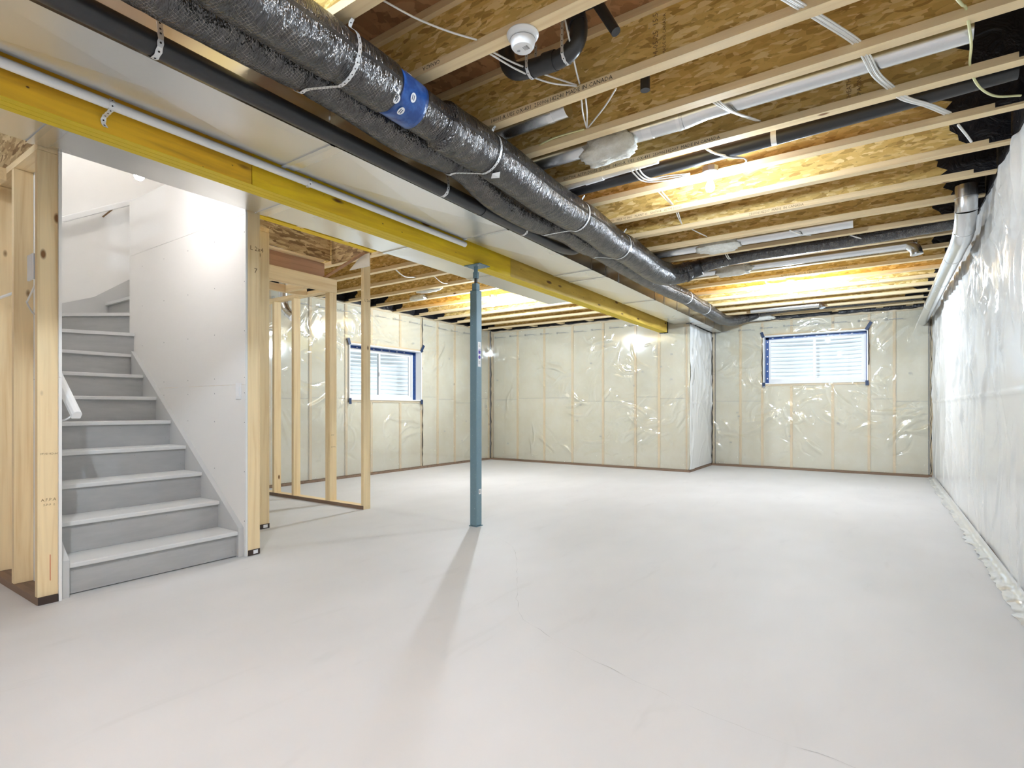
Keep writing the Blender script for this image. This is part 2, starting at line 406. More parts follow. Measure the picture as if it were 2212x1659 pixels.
def folds_heavy(rg, s0, s1, ztop, win):
    out = []
    for k in range(int((s1 - max(s0, 1.4)) * 46)):
        z = rg.beta(1.7, 1.15) * ztop; up = z > 1.1
        out.append((rg.uniform(max(s0, 1.4), s1), z, PI / 2 + rg.normal(0, 0.38), rg.uniform(0.08, 0.34) * (1 if up else 1.5), rg.uniform(0.016, 0.042), rg.uniform(0.006, 0.026) * (1 if up else 0.55) * rg.choice((1, 1, -0.5)), rg.normal(0, 0.6)))
    out.append(((s0 + s1) / 2, 1.145, 0.0, 20.0, 0.012, 0.010, 0.0)); return out
def insul_wall(name, label, axis, face, out, s0, s1, studs, ztop, win=None, sheet='poly_sheet', amp=0.006, seed=0, marks=True, folds=folds_clear, ext=(0, 0)):
    # axis: direction the wall runs along; face: room-side plane; out: +1/-1 outward
    root = thing(name, label, 'wall', kind='structure')
    def W(s, d, z): return (s, face + out * d, z) if axis == 'x' else (face + out * d, s, z)
    def box(nm, mat, a, b, d0, d1, z0, z1, par=root):
        p = W(a, d0, z0); q = W(b, d1, z1); return bx(nm, mat, par, p[0], q[0], p[1], q[1], p[2], q[2])
    # concrete behind
    mb = MB()
    def cb(a, b, z0, z1): p = W(a, 0.115, z0); q = W(b, 0.30, z1); mb.box(p[0], q[0], p[1], q[1], p[2], q[2])
    if win:
        cb(s0 - ext[0], win[0], 0, ZS); cb(win[1], s1 + ext[1], 0, ZS); cb(win[0], win[1], 0, win[2]); cb(win[0], win[1], win[3], ZS)
    else: cb(s0 - ext[0], s1 + ext[1], 0, ZS)
    mb.build('concrete', 'concrete', root)
    box('bottom_plate', 'plate_brown', s0, s1, -0.006, 0.10, 0, 0.036)
    box('top_plate', 'lumber_x' if axis == 'x' else 'lumber_y', s0, s1, 0.014, 0.10, ztop - 0.04, ztop)
    edges = sorted(set([s0] + list(studs) + [s1]))
    for st in studs:
        st2 = min(max(st, s0 + 0.019), s1 - 0.019)
        segs = [(0.037, ztop - 0.041)]
        if win and win[0] - 0.02 < st2 < win[1] + 0.02:
            if win[0] + 0.04 < st2 < win[1] - 0.04: segs = [(0.037, win[2] - 0.045), (win[3] + 0.045, ztop - 0.041)]
        for z0, z1 in segs: box('stud', 'lumber_z', st2 - 0.019, st2 + 0.019, 0.014, 0.10, z0, z1)
    if win:
        box('sill_plate', 'lumber_x' if axis == 'x' else 'lumber_y', win[0], win[1], 0.014, 0.10, win[2] - 0.044, win[2] - 0.006)
        box('lintel', 'lumber_x' if axis == 'x' else 'lumber_y', win[0], win[1], 0.014, 0.10, win[3] + 0.006, win[3] + 0.044)
    # batts
    def batt(a, b, z0, z1):
        if b - a < 0.03 or z1 - z0 < 0.03: return
        nx, nz = 5, max(3, int((z1 - z0) / 0.22)); vs = []; fs = []
        for j in range(nz + 1):
            for i in range(nx + 1):
                s = a + (b - a) * i / nx; z = z0 + (z1 - z0) * j / nz
                e = min(i, nx - i, j, nz - j); d = 0.034 if e == 0 else 0.020 if e == 1 else 0.014
                vs.append(W(s, d + 0.005 * fbm(s * 3, z * 2, seed + 5), z))
        for j in range(nz):
            for i in range(nx):
                q = j * (nx + 1) + i; fs.append((q, q + 1, q + nx + 2, q + nx + 1))
        MB().add(vs, fs).build('insulation_batt', 'batt', root, smooth=True)
    for a, b in zip(edges[:-1], edges[1:]):
        lo = a + (0.019 if a > s0 + 0.03 else 0.038 if a in studs else 0); hi = b - (0.019 if b < s1 - 0.03 else 0.038 if b in studs else 0)
        mid = (a + b) / 2
        if win and win[0] < mid < win[1]:
            batt(max(lo, s0), hi, 0.037, win[2] - 0.045); batt(lo, hi, win[3] + 0.045, ztop - 0.041)
        elif win and (lo < win[1] and hi > win[0]):
            if lo < win[0]: batt(lo, win[0] - 0.002, 0.037, 1.20); batt(lo, win[0] - 0.002, 1.204, ztop - 0.041)
            if hi > win[1]: batt(win[1] + 0.002, hi, 0.037, 1.20); batt(win[1] + 0.002, hi, 1.204, ztop - 0.041)
            if lo > win[0] and lo < win[1]: batt(lo, min(hi, win[1]), 0.037, win[2] - 0.045); batt(lo, min(hi, win[1]), win[3] + 0.045, ztop - 0.041)
            elif hi < win[1]: batt(max(lo, win[0]), hi, 0.037, win[2] - 0.045); batt(max(lo, win[0]), hi, win[3] + 0.045, ztop - 0.041)
        else:
            zz = 1.20 + 0.05 * random.uniform(-1, 1)
            batt(lo, hi, 0.037, zz); batt(lo, hi, zz + 0.004, ztop - 0.041)
    # clear poly sheet: every fold and crease is in the mesh
    heavy = folds is folds_heavy; step = 0.017 if heavy else 0.0125; fine0 = max(s0, 1.4) if heavy and s1 - s0 > 3 else max(s0, 3.9) if axis == 'y' and not heavy else s0
    ss = np.linspace(fine0, s1, int((s1 - fine0) / step) + 1)
    if fine0 > s0 + 0.1: ss = np.concatenate([np.linspace(s0, fine0, 30)[:-1], ss])
    zs = np.linspace(0.045, ztop, int(ztop / step) + 1)
    if win:
        ss = np.array(sorted([x for x in ss if abs(x - win[0]) > 0.006 and abs(x - win[1]) > 0.006] + [win[0], win[1]]))
        zs = np.array(sorted([x for x in zs if abs(x - win[2]) > 0.006 and abs(x - win[3]) > 0.006] + [win[2], win[3]]))
    S, Z = np.meshgrid(ss, zs); rg = np.random.RandomState(100 + seed); h = np.zeros_like(S)
    for k in range(7):
        fx, fz = rg.uniform(1.5, 7, 2); h += amp * 0.30 / (1 + 0.3 * k) * np.sin(fx * S + 2.5 * np.sin(0.9 * Z + k) + k) * np.cos(fz * 0.5 * Z + k * 1.7)
    for (cs, cz, ang, ln, wd, ht, cv) in folds(rg, s0, s1, ztop, win):
        R_ = ln * 1.5 + wd * 3; i0, i1 = np.searchsorted(ss, (cs - R_, cs + R_)); j0, j1 = np.searchsorted(zs, (cz - R_, cz + R_))
        if i0 >= i1 or j0 >= j1: continue
        s_, z_ = S[j0:j1, i0:i1] - cs, Z[j0:j1, i0:i1] - cz
        ca, sa = math.cos(ang), math.sin(ang); A = s_ * ca + z_ * sa; B = -s_ * sa + z_ * ca + cv * A * A
        h[j0:j1, i0:i1] += ht * np.exp(-(B / wd) ** 2) * np.exp(-(A / ln) ** 4)
    if win:
        dd = np.maximum.reduce([win[0] - S, S - win[1], win[2] - Z, Z - win[3], np.zeros_like(S)]); h *= np.minimum(1, 0.15 + dd * 8)
    D_ = face - out * (np.maximum(h, -0.006) + 0.002)
    co = np.stack([S, D_, Z] if axis == 'x' else [D_, S, Z], -1).reshape(-1, 3)
    nz, ns = S.shape; idx = np.arange(nz * ns).reshape(nz, ns)
    q = np.stack([idx[:-1, :-1], idx[:-1, 1:], idx[1:, 1:], idx[1:, :-1]], -1)
    if win:
        e = 1e-6; ms = (ss[:-1] >= win[0] - e) & (ss[1:] <= win[1] + e); mz = (zs[:-1] >= win[2] - e) & (zs[1:] <= win[3] + e)
        q = q[~(mz[:, None] & ms[None, :])]
    q = q.reshape(-1, 4)
    if (axis == 'x') == (out < 0): q = q[:, ::-1]
    me = bpy.data.meshes.new('plastic_sheet'); me.vertices.add(len(co)); me.vertices.foreach_set('co', co.astype(np.float32).ravel())
    me.loops.add(q.size); me.loops.foreach_set('vertex_index', q.astype(np.int32).ravel())
    me.polygons.add(len(q)); me.polygons.foreach_set('loop_start', np.arange(0, q.size, 4, dtype=np.int32)); me.polygons.foreach_set('use_smooth', np.ones(len(q), dtype=bool))
    me.update(calc_edges=True); me.materials.append(M[sheet])
    so = bpy.data.objects.new('plastic_sheet', me); C.objects.link(so); so.parent = root; tag(so, 'clear wrinkled plastic sheet')
    # printed marks: one line near the top, a few single stamps below
    if marks:
        mb = MB(); s = s0 + 0.12; zm = ztop - 0.16
        def mark(s, z, w, h):
            mb.add([W(s, -0.016, z), W(s + w, -0.016, z), W(s + w, -0.016, z + h), W(s, -0.016, z + h)], [(0, 1, 2, 3)])
        while s < s1 - 0.3:
            dz = 0.012 * math.sin(s * 2.1 + seed)
            mark(s, zm + dz, 0.030, 0.007); mark(s, zm + dz + 0.022, 0.030, 0.007); mark(s, zm + dz, 0.007, 0.029); mark(s + 0.023, zm + dz, 0.007, 0.029)
            x = s + 0.045
            for k in range(6): w = random.uniform(0.012, 0.028); mark(x, zm + dz + 0.006, w, 0.011); x += w + 0.006
            mark(s + 0.21, zm + dz - 0.001, 0.06, 0.004); s += 0.36
        for k in range(int((s1 - s0) * 4)):
            s = random.uniform(s0 + 0.1, s1 - 0.15); z = random.uniform(0.25, ztop - 0.4)
            if win and win[0] - 0.1 < s < win[1] + 0.05 and win[2] - 0.1 < z < win[3] + 0.05: continue
            for k2 in range(3): mark(s + 0.014 * k2, z, 0.008, 0.014); mark(s + 0.014 * k2, z + 0.02, 0.008, 0.006)
        mb.build('printed_marks', 'ink_grey', root, kind='stuff')
    return root, W
def bead(parent, pts, r=0.006, mat='sealant_black', name='sealant_bead', wob=0.006):
    P = [p + Vector((random.uniform(-wob, wob), random.uniform(-wob, wob), random.uniform(-wob, wob))) for p in spline(pts, 0.07)]
    return MB().tube(P, [r * random.uniform(0.5, 1.5) for _ in P], 6).build(name, mat, parent, smooth=True)

WINL = (5.385, 6.925, 1.19, 2.03)
WINB = (-1.70, -0.185, 1.485, 2.305)
wl, WL_ = insul_wall('wall_left', 'insulated left wall under clear plastic sheet, small window in it', 'y', XL, -1, 2.2, YBL, (3.50, 4.10, 4.72, 5.34, 5.83, 6.45, 6.96, 7.38, 7.86, 8.40, 8.93), 2.66, WINL, 'poly_sheet', 0.004, 1, ext=(0, 0.3))
wbl, _ = insul_wall('wall_back_left', 'insulated back wall behind the blue post, under clear plastic sheet', 'x', YBL, 1, XL, XJ, (-6.62, -5.99, -5.37, -4.76, -4.14, -3.53, -3.11, -2.64), 2.63, None, 'poly_sheet', 0.004, 2, ext=(0.3, 0))
wj, _ = insul_wall('wall_jog', 'short insulated return wall where the back wall steps deeper', 'y', XJ, -1, YBL, YB, (9.02, 9.6, 10.30), 2.43, None, 'poly_sheet_right', 0.008, 3, False, folds_heavy, ext=(-0.12, 0.3))
wb, _ = insul_wall('wall_back_right', 'insulated far wall at the right under clear plastic sheet, window in it', 'x', YB, 1, XJ, XR, (-2.56, -2.09, -1.73, -1.27, -0.66, -0.16, 0.17, 0.63), 2.60, WINB, 'poly_sheet', 0.004, 4, ext=(0.3, 0.3))
wr, _ = insul_wall('wall_right', 'long right wall hung with heavily wrinkled milky plastic sheet', 'y', XR, 1, YF, YB, (-1.6, -0.4, 0.8, 2.0, 3.2, 4.4, 5.6, 6.8, 8.0, 9.2), 2.62, None, 'poly_sheet_right', 0.012, 5, False, folds_heavy, ext=(0, 0.3))
# corner posts of the sheet and black sealant lines
bead(wl, [(XL + 0.012, 6.955, 2.04), (XL + 0.012, 6.955, 2.35), (XL + 0.012, 6.95, 2.63)]); bead(wl, [(XL + 0.012, 6.955, 1.2), (XL + 0.012, 6.955, 0.6), (XL + 0.012, 6.95, 0.04)])
bead(wl, [(XL + 0.02, 3.6, 2.655), (XL + 0.02, 5, 2.65), (XL + 0.02, 7, 2.655), (XL + 0.02, 8.9, 2.645)], 0.009)
bead(wbl, [(XL + 0.025, YBL - 0.02, 0.04), (XL + 0.025, YBL - 0.02, 1.3), (XL + 0.025, YBL - 0.02, 2.62)])
bead(wbl, [(XL + 0.05, YBL - 0.02, 2.625), (-5.2, YBL - 0.02, 2.62), (-4, YBL - 0.02, 2.63), (-3.1, YBL - 0.02, 2.61)], 0.008)
bead(wj, [(XJ + 0.02, YB - 0.02, 0.04), (XJ + 0.02, YB - 0.02, 1.2), (XJ + 0.02, YB - 0.02, 2.35)], 0.007)
bead(wb, [(XJ + 0.4, YB - 0.02, 2.59), (-1.5, YB - 0.02, 2.585), (-0.6, YB - 0.02, 2.595), (0.45, YB - 0.02, 2.59)], 0.008)
bead(wb, [(XR - 0.03, YB - 0.03, 0.05), (XR - 0.03, YB - 0.03, 0.5), (XR - 0.03, YB - 0.03, 2.4)], 0.005)
bead(wb, [(-0.165, YB - 0.014, 2.33), (-0.16, YB - 0.014, 2.1), (-0.165, YB - 0.014, 1.75)], 0.005)
bead(wb, [(-1.72, YB - 0.014, 2.26), (-1.725, YB - 0.014, 1.9), (-1.72, YB - 0.014, 1.50)], 0.005)
# ruffled hem of the right-hand sheet lying on the floor
mb = MB(); ys = [1.6 + 0.022 * i for i in range(int((YB - 1.62) / 0.022))]; vs = []; fs = []
for i, y in enumerate(ys):
    wdt = max(0.03, 0.072 + 0.035 * fbm(y * 2.2, 0, 3) + 0.018 * fbm(y * 11, 4, 3))
    for k, (f, z) in enumerate(((0.0, 0.060), (0.12, 0.016), (0.55, 0.014), (1.0, 0.004))):
        vs.append((XR - 0.012 - wdt * f, y, max(0.002, z + (0.011 * fbm(y * 9, k * 1.7, 1) if k else 0))))
for i in range(len(ys) - 1):
    for k in range(3): q = i * 4 + k; fs.append((q, q + 1, q + 5, q + 4))
mb.add(vs, fs).build('sheet_hem', 'poly_sheet_right', wr, smooth=True, label='ruffled plastic hem lying on the floor')
# plain walls nobody sees from the lens
bx('wall_front', 'drywall', None, XL - 0.3, XR + 0.3, YF - 0.12, YF, 0, ZS, label='plain wall behind the camera', cat='wall', kind='structure')
bx('wall_left_front', 'concrete', None, XL - 0.3, XL - 0.02, YF, 2.2, 0, ZS, label='bare concrete wall beyond the staircase', cat='wall', kind='structure')
# dark wrapped rim above the walls
def rim(n, lab, b):
    return bx('trim_%d' % n, 'poly_black', None, *b, label=lab, cat='trim', kind='structure')
rim(1, 'black plastic wrapped rim board above the right wall', (XR - 0.005, XR + 0.06, 0.5, YB + 0.05, 2.625, ZS))
rim(2, 'black plastic wrapped rim board above the far right wall', (XJ, XR + 0.06, YB + 0.005, YB + 0.06, 2.60, ZS))
rim(3, 'black plastic wrapped rim board above the back wall behind the post', (XL - 0.05, XJ, YBL + 0.005, YBL + 0.06, 2.63, ZS))
rim(4, 'black plastic wrapped rim board above the left wall', (XL - 0.06, XL + 0.005, 3.8, YBL + 0.05, 2.66, ZS))
rim(5, 'black plastic wrapped rim board above the short return wall', (XJ - 0.06, XJ - 0.005, YBL, YB + 0.05, 2.43, ZS))

# ---- windows
def window(n, label, axis, face, out, w):
    a, b, z0, z1 = w; root = thing('window_%d' % n, label, 'window', kind='structure')
    def W(s, d, z): return Vector((s, face + out * d, z)) if axis == 'x' else Vector((face + out * d, s, z))
    def box(nm, mat, s0, s1, d0, d1, q0, q1, par=root, **k):
        p = W(s0, d0, q0); q = W(s1, d1, q1); return bx(nm, mat, par, p.x, q.x, p.y, q.y, p.z, q.z, **k)
    D = 0.23; e = 0.004
    box('reveal', 'liner_white', a - 0.012, a + e, -0.012, D, z0, z1); box('reveal', 'liner_white', b - e, b + 0.012, -0.012, D, z0, z1)
    box('reveal', 'liner_white', a - 0.012, b + 0.012, -0.012, D, z0 - 0.012, z0 + e); box('reveal', 'liner_white', a - 0.012, b + 0.012, -0.012, D, z1 - e, z1 + 0.012)
    fw = 0.045
    def ring(nm, s0, s1, q0, q1, wd, d0, d1, mat='vinyl_white', par=root):
        mb = MB()
        for bb in ((s0, s0 + wd, q0, q1), (s1 - wd, s1, q0, q1), (s0 + wd, s1 - wd, q0, q0 + wd), (s0 + wd, s1 - wd, q1 - wd, q1)):
            p = W(bb[0], d0, bb[2]); q = W(bb[1], d1, bb[3]); mb.box(p.x, q.x, p.y, q.y, p.z, q.z)
        return mb.build(nm, mat, par)
    ring('window_frame', a + e, b - e, z0 + e, z1 - e, fw, D - 0.05, D + 0.04)
    mid = (a + b) / 2
    for k, (s0, s1, dd) in enumerate(((a + fw, mid + 0.02, 0.0), (mid - 0.02, b - fw, 0.018))):
        sash = ring('sash', s0, s1, z0 + fw, z1 - fw, 0.036, D - 0.03 + dd, D - 0.008 + dd)
        box('pane', 'glass_pane', s0 + 0.036, s1 - 0.036, D - 0.018 + dd, D - 0.014 + dd, z0 + fw + 0.036, z1 - fw - 0.036, sash)
    box('latch', 'vinyl_white', mid - 0.018, mid - 0.002, D - 0.05, D - 0.028, (z0 + z1) / 2 - 0.03, (z0 + z1) / 2 + 0.03)
    # blue tape round the frame and at the corners of the opening
    tp = D - 0.056
    def tape(nm, s0, s1, d0, d1, q0, q1, mat='tape_blue'): return box(nm, mat, s0, s1, d0, d1, q0, q1)
    tape('blue_tape', a + e, a + e + 0.002, tp - 0.05, tp + 0.004, z0 + e, z1 - e); tape('blue_tape', b - e - 0.002, b - e, tp - 0.05, tp + 0.004, z0 + e, z1 - e)
    tape('blue_tape', a + e, b - e, tp - 0.05, tp + 0.004, z1 - e - 0.002, z1 - e); tape('blue_tape', a + e, b - e, tp - 0.012, tp + 0.004, z0 + e, z0 + e + 0.002)
    tape('blue_tape', a + e, a + e + 0.05, tp, tp + 0.004, z0 + e, z1 - e); tape('blue_tape', b - e - 0.014, b - e, tp, tp + 0.004, z0 + e, z1 - e)
    tape('blue_tape', a + e, b - e, tp, tp + 0.004, z1 - e - 0.035, z1 - e)
    mb = MB()     # white print on the tape
    z = z0 + 0.08
    while z < z1 - 0.06:
        p = W(a + 0.02, tp - 0.001, z); q = W(a + 0.04, tp - 0.002, z + 0.022); mb.box(p.x, q.x, p.y, q.y, p.z, q.z)
        z += 0.13
    s = a + 0.1
    while s < b - 0.1:
        p = W(s, tp - 0.001, z1 - 0.026); q = W(s + 0.03, tp - 0.002, z1 - 0.014); mb.box(p.x, q.x, p.y, q.y, p.z, q.z); s += 0.17
    mb.build('tape_print', 'paper_white', root)
    for s, z, ang, ln in ((a - 0.02, z1 + 0.03, 1.9, 0.10), (b + 0.02, z1 + 0.06, 1.05, 0.14), (a + 0.0, z0 - 0.03, 1.6, 0.09), (b + 0.0, z0 - 0.03, 1.6, 0.08)):
        ds = math.cos(ang) * ln / 2; dz = math.sin(ang) * ln / 2
        MB().bar(W(s - ds, -0.018, z - dz), W(s + ds, -0.018, z + dz), 0.046, 0.004, W(0, 1, 0) - W(0, 0, 0)).build('corner_tape', 'tape_navy', root)
    return root
window(1, 'small slider window in the left wall with blue tape round its frame', 'y', XL, -1, WINL)
window(2, 'small slider window in the far right wall with blue tape round its frame', 'x', YB, 1, WINB)
# corrugated steel wells outside the windows
def well(label, axis, face, out, w):
    a, b, z0, z1 = w; c = (a + b) / 2; rr = (b - a) / 2 + 0.16; vs = []; fs = []; n = 28; m = 150
    for j in range(m + 1):
        z = z0 - 0.35 + j * (1.55 / m); dr = 0.013 * math.sin(2 * PI * z / 0.068)
        for i in range(n + 1):
            th = PI * i / n; s = c - (rr + dr) * math.cos(th); d = 0.30 + (rr * 0.62 + dr) * math.sin(th)
            vs.append((s, face + out * d, z) if axis == 'x' else (face + out * d, s, z))
    for j in range(m):
        for i in range(n): q = j * (n + 1) + i; fs.append((q, q + 1, q + n + 2, q + n + 1))
    return MB().add(vs, fs).build('exterior_window_well', 'corrugated', smooth=True, label=label, cat='window well')
well('corrugated steel well outside the left wall window', 'y', XL, -1, WINL)
well('corrugated steel well outside the far right window', 'x', YB, 1, WINB)
# ================================================================== FLOOR JOISTS
JY = [1.457, 1.942, 2.494, 2.90] + [2.90 + 0.4877 * k for k in range(1, 16)]     # rear edge of each bottom flange
FW, FH = 0.064, 0.038
ORD = ['first', 'second', 'third', 'fourth', 'fifth', 'sixth', 'seventh', 'eighth', 'ninth', 'tenth', 'eleventh', 'twelfth', 'thirteenth', 'fourteenth', 'fifteenth', 'sixteenth', 'seventeenth', 'eighteenth', 'nineteenth']
FEAT = {0: 'nearest I-joist, its flange end showing beside the black flex duct', 1: 'I-joist carrying the round white smoke alarm', 2: 'I-joist stamped MADE IN CANADA behind the smoke alarm',
        3: 'I-joist just in front of the long silver round duct', 4: 'I-joist with white pipe along it and a long dark number stamp',
        5: 'I-joist holding the nearest bare bulb', 6: 'I-joist just behind the nearest bare bulb, small stamp along its flange'}
def joist(idx, xa, xb):
    yb = JY[idx]; yc = yb - FW / 2
    lab = FEAT.get(idx, 'pale wood I-joist, %s counted from the camera towards the far wall' % ORD[idx])
    r = thing('floor_joist', lab, 'joist', (0, yc, ZJ), 'wood I-joists of the open ceiling')
    bx('bottom_flange', 'lumber_x', r, xa, xb, yc - FW / 2, yc + FW / 2, ZJ, ZJ + FH)
    bx('web', 'osb_web', r, xa, xb, yc - 0.005, yc + 0.005, ZJ + FH, ZS - FH)
    bx('top_flange', 'lumber_x', r, xa, xb, yc - FW / 2, yc + FW / 2, ZS - FH, ZS - 0.001)
    return r
PROTO = {}; JOISTS = []
for i, y in enumerate(JY):
    if y > YBL + 0.02: span = (XJ + 0.01, XR - 0.012)
    elif y < 2.2: span = (-3.70, XR - 0.012)
    elif y < 3.7: span = (-4.20, XR - 0.012)
    else: span = (XL + 0.012, XR - 0.012)
    if span in PROTO:
        lab = FEAT.get(i, 'pale wood I-joist, %s counted from the camera towards the far wall' % ORD[i])
        JOISTS.append(copy_thing(PROTO[span], (0, y - FW / 2, ZJ), lab))
    else:
        PROTO[span] = joist(i, *span); JOISTS.append(PROTO[span])
for j in JOISTS: ORG[j.name] = j.location.copy()
# stamps on the flanges and webs
def stamp(i, lines, mat='ink_dark', name='stamp'): return lettering(name, mat, JOISTS[i], lines)
def fl_text(i, body, x, size=0.026, flip=False):
    y = JY[i] - FW - 0.0006
    return (body, size, (x, y, ZJ + (0.008 if not flip else 0.030)), (-1, 0, 0) if flip else (1, 0, 0), (0, 0, 1) if not flip else (0, 0, -1))
stamp(1, [fl_text(1, 'CANADA', -1.68, 0.026, True)])
stamp(2, [fl_text(2, '14001-R UES OX-431  250906142240 MADE IN CANADA', -1.80, 0.030)])
stamp(4, [fl_text(4, '5007904  ASTM D5055  DOME  14001-R  UES  OX-431  250906142207  MADE IN CANADA', -1.83, 0.027)])
stamp(6, [fl_text(6, 'WOOD LTD   MILL 02 INC   PLANT 01   5007904   ASTM D5055', -2.02, 0.026)], 'ink_brown')
stamp(7, [fl_text(7, '250906142207  MADE  IN CANADA', -0.9, 0.026)], 'ink_brown')
for i in (11, 12, 14): stamp(i, [fl_text(i, 'ASTM D5055  14001-R  UES  250906  MADE IN CANADA', -1.0 + 0.15 * (i % 3), 0.028)], 'ink_brown')
yw = JY[2] - FW / 2 - 0.0058
stamp(2, [('04-05-25  15:54', 0.036, (-0.855, yw, 2.675), (0, 0, 1), (-1, 0, 0)), ('MADE IN CANADA', 0.022, (-0.818, yw, 2.68), (0, 0, 1), (-1, 0, 0))], 'ink_brown', 'web_stamp')
yw = JY[4] - FW / 2 - 0.0058
stamp(4, [('SHEATHING  PS-2-10', 0.030, (-0.13, yw, 2.672), (0, 0, 1), (-1, 0, 0)), ('SPACING  24/16', 0.030, (-0.085, yw, 2.672), (0, 0, 1), (-1, 0, 0))], 'ink_brown', 'web_stamp')
# square mill stamp on the subfloor between the two nearest joists
lettering('panel_stamp', 'ink_dark', ce, [('APA', 0.075, (-2.02, 1.70, ZS - 0.0006), (1, -0.15, 0), (-0.15, -1, 0)), ('PERFORMANCE RATED', 0.022, (-2.05, 1.735, ZS - 0.0006), (1, -0.15, 0), (-0.15, -1, 0)), ('TECO  48/24  7/16', 0.020, (-2.05, 1.615, ZS - 0.0006), (1, -0.15, 0), (-0.15, -1, 0))])
# black plastic folded round the joist ends at the outer walls
def end_wrap(i, xe, ln, sgn):
    yc = JY[i] - FW / 2; z0, z1 = ZJ + FH, ZS - FH; mb = MB()
    for face in (-1, 1):
        P = [(xe, z0)]
        for k in range(1, 7):
            f = k / 6; P.append((xe - sgn * ln * (0.62 + 0.38 * f + 0.07 * math.sin(3.1 * k + i)), z0 + (z1 - z0) * f))
        P[1:1] = [(xe - sgn * ln * (0.5 + 0.3 * ((i * 37) % 10) / 10), z0)]
        P.append((xe, z1)); yo = yc + face * 0.0065
        mb.prism(P, 'y', yo - 0.0012, yo + 0.0012)
    x2 = xe - sgn * ln * 0.30
    mb.box(xe, x2, yc - FW / 2 - 0.0016, yc + FW / 2 + 0.0016, ZJ + 0.012, ZJ + FH + 0.002)
    mb.build('end_wrap', 'poly_black', JOISTS[i], label='black plastic folded over the joist end')
for i in range(2, len(JY)):
    end_wrap(i, XR - 0.013, (0.12, 0.10, 0.16, 0.22, 0.40, 0.46, 0.34, 0.40, 0.30, 0.36, 0.25, 0.30)[i % 12], 1)
for i in range(5, len(JY)):
    if JY[i] < YBL: end_wrap(i, XL + 0.013, (0.34, 0.50, 0.28, 0.42)[i % 4], -1)
# short wood blocks between the last joist and the rim boards
for k, x in enumerate((-0.62, -0.02, 0.36, -1.75)):
    bx('blocking', 'lumber_y', None, x - 0.045, x + 0.045, JY[-1] + 0.002, YB - 0.002, ZJ + 0.002, ZJ + 0.09, label=['small wood block above the far window, left of two', 'small wood block above the top right corner of the far window', 'small wood block next to the far end of the silver round duct', 'small wood block hidden behind the white wool above the far window'][k], cat='wood block')
kb = [k for k, y in enumerate(JY) if y < YBL][-1]
for k, x in enumerate((-6.15, -5.55, -4.95, -4.35, -3.75)):
    bx('blocking', 'lumber_y', None, x - 0.045, x + 0.045, JY[kb] + 0.002, YBL + 0.003, ZJ + 0.002, ZJ + 0.09, label='small wood block over the back wall behind the post, %s from the left corner' % ORD[k], cat='wood block', group='blocks over the back wall')

# ================================================================== BEAM AND POST
ZB = 2.3234
bm_ = thing('timber_beam', 'long yellow laminated timber beam carried by the blue post', 'beam', (-3.02, 4.0, ZB))
x0, x1 = -3.0852, -2.9571; w3 = (x1 - x0) / 3
for k, (a, b, seg) in enumerate(((x0, x0 + w3, [(-2.4, 8.96)]), (x0 + w3, x0 + 2 * w3, [(-2.4, 8.96)]), (x0 + 2 * w3, x1, [(-2.4, 1.711), (1.716, 4.314), (4.318, 8.96)]))):
    for n_, (ya, yb) in enumerate(seg):
        bx('laminated_ply', ('lvl_yellow', 'lvl_yellow', ('lvl_orange', 'lvl_yellow', 'lvl_brown')[n_])[k], bm_, a + 0.0005, b - 0.0005, ya, yb, ZB, 2.627)
for k in range(3):
    a = x0 + w3 * k; bx('ply_edge', 'lvl_bottom', bm_, a + 0.0012, a + w3 - 0.0012, -2.4, 8.958, ZB - 0.002, ZB)
mb = MB(); mb.box(x1 + 0.001, x1 + 0.012, 8.945, 8.962, ZB - 0.008, 2.60); mb.box(x0 - 0.005, x1 + 0.012, 8.945, 8.962, ZB - 0.014, ZB - 0.003)
mb.build('sealing_tape', 'sealant_black', bm_)

px, py = -2.995, 3.822
post = thing('steel_post', 'blue grey square steel jack post standing on the floor under the beam', 'post', (px, py, 0))
a = 0.038
MB().box(px - a, px + a, py - a, py + a, 0.006, 2.10).build('tube', 'post_paint', post, bevel=0.006)
MB().box(px - 0.045, px + 0.045, py - 0.045, py + 0.045, 0.0, 0.006).build('base_plate', 'post_paint', post)
MB().box(px - 0.025, px + 0.025, py - 0.025, py + 0.025, 2.10, 2.165).build('collar', 'post_paint', post, bevel=0.004)
mb = MB().tube([(px, py, 2.165 + 0.006 * k) for k in range(9)], [0.0155 if k % 2 else 0.0135 for k in range(9)], 12); mb.build('threaded_rod', 'abs_black', post, smooth=True)
MB().tube([(px, py, 2.21), (px, py, 2.265)], 0.026, 6).build('nut', 'post_paint', post)
MB().tube([(px, py, 2.265), (px, py, 2.314)], 0.018, 12).build('screw_head', 'post_paint', post)
bx('head_plate', 'post_paint', post, px - 0.075, px + 0.10, py - 0.075, py + 0.075, 2.314, 2.3208)
for dx, dy in ((0.07, -0.055), (0.07, 0.055), (-0.055, -0.055), (-0.055, 0.055)):
    MB().tube([(px + dx, py + dy, 2.306), (px + dx, py + dy, 2.314)], 0.009, 6).build('bolt', 'zinc', post)
fx = px + a + 0.0006
lb = bx('label_sticker', 'paper_white', post, fx, fx + 0.0008, py - 0.020, py + 0.022, 1.42, 1.64)
mb = MB(); xx = fx + 0.0012
mb.box(xx, xx + 0.0004, py - 0.014, py + 0.016, 1.535, 1.565); mb.tube([(xx, py + 0.001, 1.505), (xx + 0.0006, py + 0.001, 1.505)], 0.016, 14); mb.box(xx, xx + 0.0004, py - 0.014, py + 0.016, 1.572, 1.576)
mb.build('label_marks', 'ink_purple', lb)
mb = MB()
